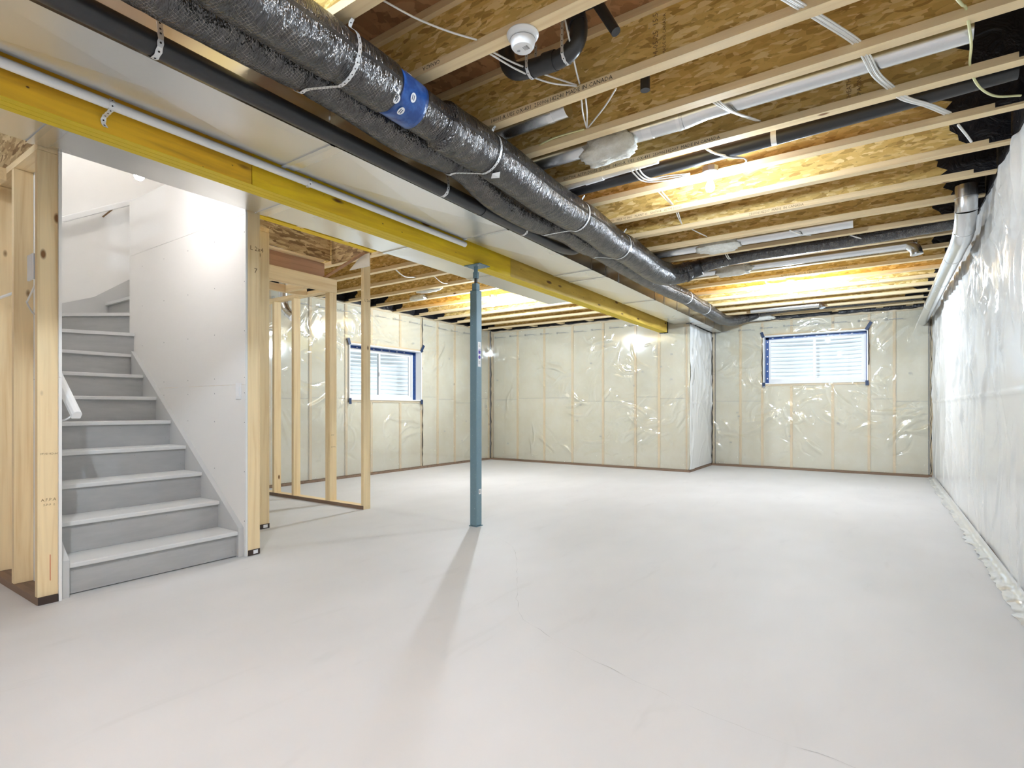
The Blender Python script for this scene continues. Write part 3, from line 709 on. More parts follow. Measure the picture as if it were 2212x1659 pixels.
for z in (1.60, 1.61, 1.62, 1.465, 1.455, 1.445): mb.box(xx, xx + 0.0004, py - 0.012, py + 0.012 - 0.006 * (z % 0.02), z, z + 0.004)
mb.build('label_text', 'ink_grey', lb)
l2 = bx('small_sticker', 'paper_white', post, fx, fx + 0.0008, py - 0.008, py + 0.026, 0.285, 0.33)
mb = MB()
for k in range(4): mb.box(fx + 0.001, fx + 0.0015, py - 0.002 + 0.004 * k, py + 0.001 + 0.004 * k, 0.295, 0.32)
mb.build('label_text', 'ink_grey', l2)

# ================================================================== SHEET METAL TRUNK DUCTS
def trunk(label, xa, xb, z0, z1, joints, gash, flat=False):
    r = thing('trunk_duct', label, 'duct', ((xa + xb) / 2, joints[0], z0))
    for k, (ya, yb) in enumerate(zip(joints[:-1], joints[1:])):
        # each length is a folded sheet with a shallow cross-break on its bottom
        mb = MB(); xm = (xa + xb) / 2; ym = (ya + yb) / 2; e = 0.004
        vs = [(xa, ya + e, z0), (xb, ya + e, z0), (xb, yb - e, z0), (xa, yb - e, z0), (xm, ym, z0 - 0.010), (xa, ya + e, z1), (xb, ya + e, z1), (xb, yb - e, z1), (xa, yb - e, z1)]
        fs = [(0, 4, 1), (1, 4, 2), (2, 4, 3), (3, 4, 0), (5, 6, 7, 8), (0, 1, 6, 5), (1, 2, 7, 6), (2, 3, 8, 7), (3, 0, 5, 8)]
        mb.add(vs, fs).build('duct_section', 'galvanised_duct', r)
    for k, y in enumerate(joints[1:-1]):
        mb = MB(); mb.box(xa - 0.006, xb + 0.006, y - 0.014, y + 0.014, z0 - 0.007, z0); mb.box(xb, xb + 0.006, y - 0.014, y + 0.014, z0 - 0.004, z1)
        mb.build('joint_strip', 'galvanised', r)
        if k in gash: bx('foil_tape', 'foil_tape', r, xa - 0.004, xb + 0.004, y + 0.014, y + 0.075, z0 - 0.0025, z0 - 0.001)
    return r
dr = trunk('long galvanised trunk duct right of the yellow beam', -2.842, -2.404, 2.443, 2.622, [-2.4, 0.22, 1.835, 3.465, 4.957, 5.30, 6.79, 8.95], (1,))
for y in (5.62, 7.15, 7.71, 8.3): bx('hanger_clip', 'strap_zinc', dr, -2.402, -2.399, y - 0.012, y + 0.012, 2.436, 2.60)
MB().box(XJ + 0.02, -2.404, 8.952, YB - 0.03, 2.443, 2.622).build('duct_section', 'galvanised_duct', dr)
for y in (9.2, 9.75): bx('joint_strip', 'galvanised', dr, XJ + 0.02, -2.398, y - 0.012, y + 0.012, 2.437, 2.61)
dl = trunk('wide galvanised trunk duct left of the yellow beam, over the stair foot', -3.68, -3.105, 2.443, 2.622, [-2.4, 0.92, 2.17, 3.36, 4.55, 6.28], (0, 1))
# dark round plugs in the bottoms of the ducts
for x, y, d in ((-3.42, 1.22, dl), (-3.45, 2.95, dl)): MB().tube([(x, y, 2.4385), (x, y, 2.443)], 0.016, 14).build('plug', 'dark_hole', d)
# ================================================================== PIPES AND STRAPS
def strap(label, pts, wdir, w=0.022, holes=True, step=0.012, group=None, name='hanger_strap'):
    P = spline(pts, step); wd = Vector(wdir).normalized(); vs = []; fs = []; r = thing(name, label, 'strap', tuple(P[0]), group)
    n = len(P)
    for i, p in enumerate(P):
        d = (P[min(i + 1, n - 1)] - P[max(i - 1, 0)]).normalized(); nr = d.cross(wd).normalized()
        ww = w * (0.5 if i % 2 else 0.40)
        for sg, tt in ((-1, 0), (1, 0), (1, 0.0012), (-1, 0.0012)): vs.append(p + wd * (sg * ww) + nr * tt)
    for i in range(n - 1):
        for k in range(4): q = i * 4; fs.append((q + k, q + (k + 1) % 4, q + 4 + (k + 1) % 4, q + 4 + k))
    MB().add(vs, fs).build('band', 'strap_zinc', r)
    if holes:
        mb = MB()
        for i in range(1, n - 1, 2):
            p = P[i]; d = (P[i + 1] - P[i - 1]).normalized(); nr = d.cross(wd).normalized()
            for sg in (-0.0007, 0.0019):
                mb.add([p + nr * sg + (d * math.cos(a) + wd * math.sin(a)) * (w * 0.17) for a in [k * PI / 4 for k in range(8)]], [tuple(range(8))])
        mb.build('holes', 'dark_hole', r, kind='stuff')
    return r
def pipe(name, label, cat, pts, r, mat, n=18, step=0.05, parts=(), group=None, smooth=2):
    P = spline(pts, step) if len(pts) > 2 else [Vector(p) for p in pts]
    root = thing(name, label, cat, tuple(P[0]), group)
    MB().tube(P, r, n).build('pipe_run', mat, root, smooth=smooth)
    for nm, m2, a, b, rr in parts: MB().tube([a, b], rr, n).build(nm, m2, root, smooth=2)
    return root
# black drain along the right trunk duct
XP, ZP = -2.322, 2.452
pipe('drain_pipe', 'long black plastic drain pipe strapped along the right trunk duct', 'pipe', [(XP, -2.4, ZP + 0.02), (XP, 2.0, ZP), (XP, 3.7, ZP), (XP, 4.15, ZP + 0.005), (XP, 4.45, ZP + 0.06), (XP, 4.5, 2.62)], 0.0445, 'abs_black', 20,
     parts=[('coupling', 'abs_black', (XP, 3.02, ZP), (XP, 3.12, ZP), 0.049)])
for k, y in enumerate((0.955, 2.62, 3.56)):
    c = 0.0462; pts = [(XP + 0.02, y, 2.62), (XP + c, y, ZP + 0.03), (XP + c, y, ZP - 0.005), (XP + c * 0.7, y, ZP - c * 0.72), (XP, y, ZP - c), (XP - c * 0.7, y, ZP - c * 0.72), (XP - c, y, ZP), (XP - c + 0.002, y, ZP + 0.06)]
    strap(['perforated metal strap round the black drain pipe, nearest of three', 'perforated metal strap round the black drain pipe, middle one', 'perforated metal strap round the black drain pipe, farthest of three'][k], pts, (0, 1, 0), 0.024, group='straps on the black drain pipe')
# white vacuum pipe along the beam
pv = pipe('vacuum_pipe', 'long white plastic pipe running beside the yellow beam', 'pipe', [(-2.872, -2.4, 2.418), (-2.872, 3.52, 2.418)], 0.0215, 'pvc_white')
for y, lab in ((1.0, 'short grey perforated strap fixing the white pipe to the beam'), (2.02, 'small grey clip on the white pipe, farther along the beam')):
    strap(lab, [(-2.86, y, 2.44), (-2.848, y, 2.42), (-2.862, y, 2.396), (-2.90, y, 2.39), (-2.945, y, 2.385), (-2.953, y, 2.36), (-2.953, y + 0.01, 2.345)] if y < 1.5 else [(-2.86, y, 2.44), (-2.848, y, 2.42), (-2.862, y, 2.396), (-2.885, y, 2.394)], (0, 1, 0), 0.022)

# ---- insulated flex ducts
def flex(label, pts, rad, seed, marks=()):
    P = spline(pts, 0.018); root = thing('flex_duct', label, 'flex duct', tuple(P[0]))
    n = len(P); ra = []
    for i, p in enumerate(P):
        r = rad(p); 
        for y0 in marks: r *= 1 - 0.10 * math.exp(-((p.y - y0) / 0.035) ** 2)
        ra.append(r)
    def rf(i, L, a):
        return 1 + 0.020 * fbm(L * 3, math.cos(a) * 1.3 + seed, math.sin(a) * 1.3) + 0.020 * fbm(L * 16, math.cos(a) * 2.2, math.sin(a) * 2.2 + seed)
    MB().tube(P, ra, 40, uv=True, rf=rf).build('foil_jacket', 'flex_foil', root, smooth=True)
    return root, P
SA = (1.45, 2.45, 3.62, 4.50); SB = (1.45, 2.45, 3.62, 4.50, 7.25, 8.2)
fa, PA = flex('thick black foil flex duct hung along the joists, the nearer of two', [(-1.80, 0.2, 2.50), (-1.825, 1.0, 2.492), (-1.845, 1.56, 2.50), (-1.845, 2.0, 2.485), (-1.86, 2.56, 2.50), (-1.875, 3.2, 2.478), (-1.90, 3.86, 2.50), (-1.92, 4.3, 2.485), (-1.93, 4.8, 2.50), (-1.945, 5.4, 2.485), (-1.93, 5.75, 2.50), (-1.86, 5.93, 2.52), (-1.74, 6.02, 2.56)],
               lambda p: 0.122 if 2.05 < p.y < 5.8 else 0.112 if p.y <= 1.7 else 0.100 if p.y < 2.05 else 0.105, 1.0, SA)
MB().tube(spline([(-1.78, 6.0, 2.545), (-1.70, 6.035, 2.57), (-1.62, 6.045, 2.59)], 0.02), [0.112, 0.105, 0.10, 0.095, 0.092, 0.088, 0.088, 0.085, 0.085, 0.082][:len(spline([(-1.78, 6.0, 2.545), (-1.70, 6.035, 2.57), (-1.62, 6.045, 2.59)], 0.02))], 24).build('collar_wrap', 'poly_black', fa, smooth=True)
MB().tube(spline([(-1.62, 6.045, 2.60), (-1.4, 6.04, 2.63), (-1.0, 6.05, 2.655), (-0.3, 6.04, 2.65), (0.2, 6.05, 2.665), (0.55, 6.05, 2.68)], 0.03), 0.072, 24, uv=True, rf=lambda i, L, a: 1 + 0.05 * fbm(L * 6, math.cos(a), math.sin(a))).build('branch_jacket', 'flex_foil', fa, smooth=True)
fb, PB = flex('slimmer black foil flex duct beside the trunk duct, the lower of two', [(-2.06, 0.0, 2.525), (-2.085, 0.9, 2.515), (-2.09, 1.56, 2.53), (-2.10, 2.05, 2.505), (-2.10, 2.53, 2.525), (-2.145, 2.95, 2.475), (-2.155, 3.4, 2.47), (-2.135, 3.9, 2.50), (-2.15, 4.25, 2.498), (-2.145, 4.6, 2.51), (-2.165, 5.5, 2.505), (-2.16, 6.4, 2.505), (-2.145, 7.25, 2.525), (-2.15, 7.8, 2.515), (-2.15, 8.2, 2.525), (-2.16, 9.2, 2.51), (-2.12, 9.6, 2.525), (-2.02, 9.8, 2.555), (-1.9, 9.9, 2.60)],
               lambda p: 0.094 if p.y < 9.3 else 0.082, 5.0, SB)
MB().tube(spline([(-1.93, 9.88, 2.59), (-1.84, 9.93, 2.62), (-1.75, 9.96, 2.66)], 0.03), 0.078, 20).build('collar_wrap', 'poly_black', fb, smooth=True)
MB().tube(spline([(-1.78, 9.95, 2.66), (-1.2, 9.96, 2.70), (-0.4, 9.95, 2.69), (0.5, 9.96, 2.70)], 0.04), 0.058, 18, uv=True, rf=lambda i, L, a: 1 + 0.05 * fbm(L * 6, math.cos(a), math.sin(a))).build('branch_jacket', 'flex_foil', fb, smooth=True)
# ragged torn edge of foil along the seam between the two ducts
def ragged(P, root, y0, y1, ang, rr, wid):
    Q = [p for p in P if y0 < p.y < y1]; vs = []; fs = []
    for i, p in enumerate(Q):
        c = Vector((p.x + math.cos(ang) * rr, p.y, p.z + math.sin(ang) * rr)); t_ = Vector((-math.sin(ang), 0, math.cos(ang)))
        w = wid * (0.35 + abs(fbm(p.y * 9, 2, 1)) + (0.5 if (i * 7) % 5 == 0 else 0)); nr = Vector((math.cos(ang), 0, math.sin(ang)))
        vs += [c - t_ * 0.012, c + nr * 0.004, c + t_ * w + nr * 0.012]
    for i in range(len(Q) - 1):
        for k in range(2): q = i * 3 + k; fs.append((q, q + 1, q + 4, q + 3))
    MB().add(vs, fs).build('torn_edge', 'poly_black', root)
ragged(PB, fb, 0.6, 1.5, 0.35, 0.092, 0.020); ragged(PB, fb, 1.62, 2.5, 0.40, 0.092, 0.018); ragged(PB, fb, 2.6, 3.4, 0.55, 0.092, 0.014)
def on_cyl(u, v, x0, z0, r):
    d = ray(u, v); a = d.x ** 2 + d.z ** 2; b = -2 * (d.x * x0 + d.z * (z0 - H)); c = x0 ** 2 + (z0 - H) ** 2 - r * r
    t_ = (-b - math.sqrt(max(0, b * b - 4 * a * c))) / (2 * a); return Vector((d.x * t_, d.y * t_, H + d.z * t_))
# blue tape wrapped round the thick duct
TA = [p for p in PA if 1.705 < p.y < 1.875]
tpo = MB().tube(TA, [0.105] * len(TA), 40, uv=True, rf=lambda i, L, a: 1 + 0.012 * fbm(L * 12, math.cos(a) * 2, math.sin(a) * 2)).build('blue_tape_wrap', 'tape_blue', fa, smooth=True, label='shiny blue sheathing tape with white oval logos')
mb = MB(); mb2 = MB(); tc = TA[len(TA) // 2]
for u, v in ((843, 150), (857, 187), (882, 157), (857, 214), (893, 211), (866, 240), (848, 128)):
    try: q = on_cyl(u, v, tc.x, tc.z, 0.1075)
    except Exception: continue
    an = math.atan2(q.z - tc.z, q.x - tc.x)
    def S(dy, ds, R): a2 = an + ds / R; return Vector((tc.x + math.cos(a2) * R, q.y + dy, tc.z + math.sin(a2) * R))
    el = [(0.022 * math.cos(k * PI / 8), 0.030 * math.sin(k * PI / 8)) for k in range(16)]
    mb.add([S(0, 0, 0.1085)] + [S(0.016 * math.cos(k * PI / 8), 0.021 * math.sin(k * PI / 8), 0.1085) for k in range(16)], [(0, k + 1, (k + 1) % 16 + 1) for k in range(16)])
    for dy in (-0.006, 0.004): mb2.add([S(dy - 0.002, -0.011, 0.1092), S(dy + 0.002, -0.011, 0.1092), S(dy + 0.002, 0.011, 0.1092), S(dy - 0.002, 0.011, 0.1092)], [(0, 1, 2, 3)])
mb.build('tape_oval', 'paper_white', tpo); mb2.build('oval_print', 'tape_navy', tpo)
# white paper label on the thick duct
R_ = 0.1245; q = on_cyl(1071, 379, -1.862, 2.497, R_); an = math.atan2(q.z - 2.497, q.x + 1.862); vs = []
for dy, ds in ((-0.035, 0.0), (0.0, -0.035), (0.035, 0.0), (0.0, 0.035)):
    a2 = an + ds / R_; vs.append((-1.862 + math.cos(a2) * (R_ + 0.002), q.y + dy, 2.497 + math.sin(a2) * (R_ + 0.002)))
MB().add(vs, [(0, 1, 2, 3)]).build('paper_label', 'paper_white', fa)
# straps slung under both ducts
def near(P, y): return min(P, key=lambda p: abs(p.y - y))
def sling(y, label):
    a, b = near(PA, y), near(PB, y); ra, rb = 0.118, 0.092; pts = []
    for d in (62, 30, 0, -30, -60, -90, -118): pts.append((a.x + math.cos(math.radians(d)) * ra, y, a.z + math.sin(math.radians(d)) * ra))
    for d in (-75, -105, -140, -180, -220): pts.append((b.x + math.cos(math.radians(d)) * rb, y, b.z + math.sin(math.radians(d)) * rb))
    pts = [(a.x + 0.075, y, 2.628)] + pts + [(b.x - 0.06, y, 2.628)]
    return strap(label, pts, (0, 1, 0), 0.018, group='straps slung under the two flex ducts')
for y, l in zip((1.45, 2.45, 3.62, 4.50), ('perforated strap under both flex ducts, just before the blue tape', 'perforated strap under both flex ducts, by the white paper label', 'strap under both flex ducts, third along from the camera', 'strap under both flex ducts, just before the thicker one turns away')): sling(y, l)
for y, l in ((7.25, 'dark strap round the slim flex duct, nearer of two at its far end'), (8.2, 'dark strap round the slim flex duct, last one at its far end')):
    b = near(PB, y); strap(l, [(b.x + math.cos(math.radians(d)) * 0.0885, y, b.z + math.sin(math.radians(d)) * 0.0885) for d in (80, 40, 0, -40, -80, -120, -160, -200, -240)], (0, 1, 0), 0.03, False)

# ---- round duct along the right wall
rd = thing('round_duct', 'long silver round duct along the top of the right wall', 'duct', (0.522, 5.4, 2.376)); X0, Z0, R0 = 0.522, 2.376, 0.064
ys = [5.55, 6.1, 7.2, 8.75, YB - 0.02]
for a, b in zip(ys[:-1], ys[1:]): MB().tube([(X0, a, Z0), (X0, b - 0.004, Z0)], R0, 28).build('duct_section', 'galvanised', rd, smooth=2)
for y in ys[1:-1]: MB().tube([(X0, y - 0.012, Z0), (X0, y + 0.012, Z0)], R0 + 0.003, 28).build('crimp_ring', 'galvanised', rd, smooth=2)
MB().tube([(X0 + 0.005, 8.86, Z0), (X0 + 0.005, 8.89, Z0)], R0 + 0.002, 28).build('tape_ring', 'foil_tape', rd, smooth=2)
E0 = [(X0, 5.56, Z0), (X0, 5.42, Z0 + 0.014), (X0, 5.28, Z0 + 0.075), (X0 - 0.002, 5.205, Z0 + 0.17), (X0 - 0.002, 5.195, Z0 + 0.32)]
EP = spline(E0, 0.03)
for a, b in ((0, len(EP) // 3), (len(EP) // 3, 2 * len(EP) // 3), (2 * len(EP) // 3, len(EP) - 1)):
    MB().tube(EP[a:b + 1], R0 + 0.003, 28).build('elbow_gore', 'galvanised', rd, smooth=2)
for k in (len(EP) // 3, 2 * len(EP) // 3, len(EP) - 4): MB().tube([EP[k], EP[k] + (EP[k + 1] - EP[k]).normalized() * 0.008], R0 + 0.006, 28).build('crimp_ring', 'galvanised', rd, smooth=2)
# ---- galvanised ducts in the joist bays
def rduct(label, pts, r, bands=(), step=0.06):
    P = spline(pts, step) if len(pts) > 2 else [Vector(p) for p in pts]; o = thing('round_duct', label, 'duct', tuple(P[0]))
    MB().tube(P, r, 22).build('duct_section', 'galvanised', o, smooth=2)
    for p, q, rr, m2 in bands: MB().tube([p, q], rr, 22).build('tape_band' if m2 == 'foil_tape' else 'crimp_ring', m2, o, smooth=2)
    return o
rduct('short dark silver duct rising into the joists beside the thick flex duct', [(-2.0, 2.70, 2.742), (-1.46, 2.70, 2.752)], 0.058, [((-1.58, 2.70, 2.749), (-1.545, 2.70, 2.749), 0.061, 'foil_tape')])
o = rduct('long silver round duct between joists with a white wool wrap on it', [(-2.05, 3.08, 2.695), (-0.92, 3.08, 2.695)], 0.062, [((-1.155, 3.08, 2.695), (-1.10, 3.08, 2.695), 0.064, 'foil_tape'), ((-0.955, 3.08, 2.695), (-0.935, 3.08, 2.695), 0.065, 'foil_tape')])
MB().tube([(-0.92, 3.08, 2.695), (-0.80, 3.08, 2.70), (0.33, 3.08, 2.70)], [0.062, 0.052, 0.052], 22).build('duct_section', 'galvanised', o, smooth=2)
rduct('silver round duct between joists beyond the nearest bulb', [(-2.02, 5.55, 2.675), (-0.2, 5.55, 2.675)], 0.058)
o = rduct('silver round duct ending in an elbow near the right wall duct', [(-2.05, 6.56, 2.655), (0.10, 6.56, 2.655), (0.21, 6.55, 2.645), (0.27, 6.54, 2.60), (0.285, 6.53, 2.545)], 0.05, [((-1.66, 6.56, 2.655), (-1.63, 6.56, 2.655), 0.052, 'galvanised')], 0.03)
MB().tube([(0.284, 6.53, 2.55), (0.286, 6.53, 2.535)], 0.053, 20).build('crimp_ring', 'galvanised', o, smooth=2)
o = rduct('thin silver duct above the far window ending in a small elbow', [(-1.75, 9.47, 2.635), (-0.86, 9.47, 2.635), (-0.76, 9.46, 2.625), (-0.735, 9.45, 2.575)], 0.042, (), 0.03)
# ---- black and white pipes in the fourth bay
pipe('drain_pipe', 'black plastic pipe between joists running to the right wall', 'pipe', [(-1.95, 3.57, 2.662), (-0.95, 3.57, 2.664), (0.0, 3.57, 2.685), (0.55, 3.57, 2.70)], 0.044, 'abs_black', 18, parts=[('tape_band', 'paper_white', (-0.545, 3.57, 2.6725), (-0.515, 3.57, 2.673), 0.0455)])
o = pipe('vacuum_pipe', 'short white plastic pipe with coupling under the stamped joist', 'pipe', [(-2.0, 3.447, 2.640), (-1.2, 3.447, 2.665)], 0.0225, 'pvc_white', 16, parts=[('coupling', 'plastic_white', (-1.72, 3.447, 2.6485), (-1.585, 3.447, 2.653), 0.0275)])
# ---- white wool wraps on the ducts
def wool(label, c, sz, seed):
    vs = []; fs = []; nu, nv = 26, 16
    for j in range(nv + 1):
        ph = PI * j / nv
        for i in range(nu):
            th = 2 * PI * i / nu; d = Vector((math.sin(ph) * math.cos(th), math.sin(ph) * math.sin(th), math.cos(ph)))
            k = 1 + 0.22 * fbm(d.x * 1.7 + seed, d.y * 1.7, d.z * 1.7) + 0.14 * fbm(d.x * 5, d.y * 5 + seed, d.z * 5)
            d = Vector((math.copysign(abs(d.x) ** 0.6, d.x), math.copysign(abs(d.y) ** 0.7, d.y), math.copysign(abs(d.z) ** 0.7, d.z)))
            vs.append((c[0] + d.x * sz[0] * k, c[1] + d.y * sz[1] * k, c[2] + d.z * sz[2] * k))
    for j in range(nv):
        for i in range(nu): i2 = (i + 1) % nu; fs.append((j * nu + i, j * nu + i2, (j + 1) * nu + i2, (j + 1) * nu + i))
    return MB().add(vs, fs).build('wool_wrap', 'mineral_wool', smooth=True, label=label, cat='insulation')
wool('torn white wool wrap on the long silver duct, nearest one', (-1.375, 3.06, 2.632), (0.165, 0.085, 0.075), 1.3)
wool('white wool wrap on the silver duct beyond the nearest bulb', (-1.32, 5.545, 2.645), (0.20, 0.08, 0.065), 4.1)
wool('white wool wrap hanging from the duct right of where the flex turns', (-1.40, 6.54, 2.63), (0.19, 0.08, 0.06), 7.7)
wool('flat white wool scrap over the back wall near the far flex turn', (-1.75, 10.13, 2.605), (0.25, 0.05, 0.045), 9.2)
wool('white wool wrap above the left room bulb', (-5.05, 5.395, 2.66), (0.22, 0.06, 0.045), 12.5)
wool('small white wool wrap between joists left of the post bulb', (-5.55, 5.73, 2.655), (0.15, 0.05, 0.04), 15.5)
# ---- black waste pipe with trap above the alarm
o = pipe('waste_pipe', 'black plastic waste pipe with bends behind the smoke alarm', 'pipe', [(-1.52, 2.18, 2.86), (-1.515, 2.18, 2.76), (-1.48, 2.18, 2.695), (-1.40, 2.18, 2.668), (-1.22, 2.18, 2.655), (-1.145, 2.18, 2.685), (-1.122, 2.18, 2.75), (-1.14, 2.18, 2.83), (-1.17, 2.18, 2.925)], 0.040, 'abs_black', 20, 0.015,
         parts=[('coupling', 'abs_black', (-1.30, 2.18, 2.661), (-1.24, 2.18, 2.656), 0.0445), ('coupling', 'abs_black', (-1.128, 2.18, 2.775), (-1.145, 2.18, 2.845), 0.0455), ('branch', 'abs_black', (-1.15, 2.18, 2.86), (-1.035, 2.17, 2.845), 0.030)])
MB().tube([(-1.075, 2.18, 2.90), (-1.035, 2.17, 2.84), (-0.935, 2.16, 2.655)], [0.024, 0.024, 0.021], 16).build('branch', 'abs_black', o, smooth=2)
for k, x in enumerate((-1.375, -1.185)):
    strap(['metal strap on the black waste pipe, left one', 'metal strap on the black waste pipe, by the bend'][k], [(x, 2.14, 2.80)] + [(x, 2.18 + math.cos(math.radians(d)) * 0.0425, 2.662 + math.sin(math.radians(d)) * 0.0425) for d in (170, 210, 250, 290, 330, 370)] + [(x, 2.22, 2.80)], (1, 0, 0), 0.016)
pipe('vent_stub', 'small black pipe stub poking down behind the third joist', 'pipe', [(-0.985, 2.64, 2.80), (-0.985, 2.64, 2.655)], 0.024, 'abs_black', 14)
pipe('vent_stub', 'small black pipe stub at the top edge above the nearest joists', 'pipe', [(-1.10, 1.72, 2.90), (-1.10, 1.72, 2.735)], 0.022, 'abs_black', 14)
# ================================================================== LAMPS, ALARM
def bulb_lamp(label, x, y, zc, top, power=BULB_W, box=True, col=(0.75, 0.875, 1.0)):
    r = thing('bulb_lamp', label, 'lamp', (x, y, zc), 'bare bulbs in white lampholders')
    if box: MB().tube([(x, y, top - 0.002), (x, y, top + 0.035)], 0.052, 8).build('junction_box', 'zinc', r)
    MB().lathe([(0.056, 0), (0.058, -0.006), (0.052, -0.016), (0.034, -0.026), (0.026, -0.040), (0.022, -0.042)], (x, y, top), n=28).build('lampholder', 'plastic_white', r, smooth=2)
    zt = top - 0.040; L = zt - zc
    bl = MB().lathe([(0.013, L), (0.015, L - 0.012), (0.021, 0.030), (0.0285, 0.012), (0.030, 0.0), (0.028, -0.012), (0.021, -0.023), (0.010, -0.029), (0.002, -0.0305)], (x, y, zc), n=24).build('bulb', 'bulb_glow', r, smooth=True)
    ld = bpy.data.lights.new('bulb_light', 'POINT'); ld.energy = power; ld.color = col; ld.shadow_soft_size = 0.035
    lo = bpy.data.objects.new('bulb_light', ld); C.objects.link(lo); lo.parent = r; lo.location = (0, 0, -0.02)
    bl.visible_shadow = False
    return r
pA = atz(1534, 405, 2.532); bulb_lamp('nearest bare bulb, between the open joists at right of the flex ducts', pA.x, pA.y, 2.532, 2.632, 11)
pB = atz(1707, 629, 2.532); bulb_lamp('bare bulb far down the ceiling, above the far right window', pB.x, pB.y, 2.532, 2.632, 46)
pC = atz(1065, 658, 2.532); bulb_lamp('bare bulb in the left room, seen beside the blue post', pC.x, pC.y, 2.532, 2.632, 50)
bulb_lamp('bare bulb behind the camera', -0.94, -0.10, 2.80, 2.925, 46)
bulb_lamp('added fill bulb behind the camera, left of the other', -3.6, -1.5, 2.80, 2.925, 26)  # unseen extra lamp, added as fill from behind the lens
bulb_lamp('added fill bulb at the top of the upper stairwell', -5.6, 1.7, 4.40, 4.598, 5.2, False, (0.98, 0.95, 0.92))  # unseen lamp added to light the well walls evenly white
# lamp over the stairs: fixed to a block in the stair ceiling
bx('blocking', 'lumber_y', None, -4.13, -4.03, 1.075, 2.10, 2.70, 2.738, label='wood block over the stairs behind the left trunk duct', cat='wood block')
bulb_lamp('stair bulb glowing just past the edge of the left trunk duct', -4.06, 1.575, 2.59, 2.70, 2.2, False, (0.90, 0.94, 1.0))
al = thing('smoke_alarm', 'round white smoke alarm on the underside of a joist', 'smoke alarm', (-1.25, 1.915, 2.56))
ax, ay = -1.25, 1.915
MB().lathe([(0.066, 0), (0.068, -0.005), (0.064, -0.014), (0.056, -0.020)], (ax, ay, ZJ - 0.001), n=36).build('base_ring', 'plastic_white', al, smooth=2)
MB().lathe([(0.054, -0.019), (0.053, -0.034), (0.049, -0.052), (0.042, -0.062), (0.020, -0.066), (0.004, -0.066)], (ax, ay, ZJ - 0.001), n=36).build('housing', 'plastic_white', al, smooth=2)
MB().lathe([(0.0545, -0.0275), (0.0549, -0.029), (0.0545, -0.0305)], (ax, ay, ZJ), n=36).build('vent_slot', 'ink_grey', al, smooth=True)
mb = MB()
for i in range(5):
    for j in range(5): mb.tube([(ax + 0.008 + i * 0.005, ay - 0.012 + j * 0.005, ZJ - 0.0678), (ax + 0.008 + i * 0.005, ay - 0.012 + j * 0.005, ZJ - 0.066)], 0.0014, 6)
mb.build('speaker_holes', 'ink_dark', al, kind='stuff')
MB().tube([(ax - 0.018, ay - 0.004, ZJ - 0.0685), (ax - 0.018, ay - 0.004, ZJ - 0.066)], 0.007, 12).build('test_button', 'ink_grey', al)

# ================================================================== CABLES
def cable(label, pts, r=0.0042, mat='cable_white', flat=1.0):
    P = spline(pts, 0.02); vs = []
    o = MB().tube(P, r, 8).build('cable', mat, smooth=True, label=label, cat='cable'); return o
cable('white cable drooping from the nearest joist to the alarm joist', [aty(826, 0, 1.52), aty(900, 40, 1.65), aty(970, 68, 1.76), aty(1030, 86, 1.872)])
cable('white cable from the alarm to the stamped joist, upper strand', [aty(1064, 112, 1.955), aty(1115, 138, 2.10), aty(1180, 162, 2.28), aty(1246, 184, 2.425)])
cable('white cable from the alarm to the stamped joist, lower strand', [aty(1058, 116, 1.955), aty(1120, 152, 2.12), aty(1185, 178, 2.28), aty(1246, 186, 2.425)])
cable('white cable hanging in front of the black waste pipe', [aty(1220, 40, 2.10), aty(1232, 95, 2.15), aty(1244, 150, 2.28), aty(1252, 181, 2.425)])
cable('white cable between third and fourth joists, left strand', [aty(1256, 214, 2.52), aty(1259, 245, 2.62), aty(1267, 276, 2.825)])
cable('white cable between third and fourth joists, middle strand', [aty(1265, 212, 2.52), aty(1268, 245, 2.65), aty(1268, 276, 2.825)])
cable('white cable between third and fourth joists, slanting strand', [aty(1331, 191, 2.52), aty(1305, 232, 2.65), aty(1270, 276, 2.825)])
cable('pale yellow flat cable lying along the fourth joist', [aty(1165, 313, 2.83), aty(1200, 297, 2.82), aty(1262, 279, 2.83)], 0.005, 'cable_yellow')
def bundle(label, pts, n=4, r=0.0042, spread=0.0092, mat='cable_white'):
    for k in range(n):
        off = Vector((spread * (k - (n - 1) / 2), 0, 0.003 * (k % 2)))
        cable('%s, %s strand' % (label, ORD[k]), [p + off for p in pts], r, mat)
bundle('white cable in the bundle crossing joists at top right', [aty(1690, -10, 2.20), aty(1735, 18, 2.44), aty(1790, 52, 2.62), aty(1850, 92, 2.835), aty(1872, 124, 2.91), aty(1893, 162, 3.10), aty(1924, 190, 3.322), aty(1954, 213, 3.40), aty(2005, 228, 3.6), aty(2048, 246, 3.81)], 4)
cable('white cable running into the black wrapped joist end', [aty(2070, 270, 3.89), aty(2088, 292, 4.02), aty(2098, 306, 4.12)], 0.007)
cable('yellow cable crossing the joists at the upper right corner', [aty(2062, -8, 2.66), aty(2080, 12, 2.78), aty(2086, 16, 2.83), aty(2094, 60, 2.91), aty(2098, 100, 3.12), aty(2095, 140, 3.322), aty(2106, 174, 3.40), aty(2125, 196, 3.5), aty(2155, 208, 3.6), aty(2205, 206, 3.72)], 0.0055, 'cable_yellow')
for k in range(3):
    cable('white cable looping into the nearest bulb box, %s strand' % ORD[k], [aty(1362 + 9 * k, 366 - k, 3.41), aty(1372 + 9 * k, 378, 3.48), aty(1392 + 8 * k, 392 - 3 * k, 3.56), aty(1440, 390 - 5 * k, 3.62), aty(1490, 379 - 2 * k, 3.70)], 0.0048)
bx('cable_tag', 'red_tag', None, -1.46, -1.395, 3.462, 3.466, 2.655, 2.672, label='small red tag beside the cables near the nearest bulb', cat='tag')
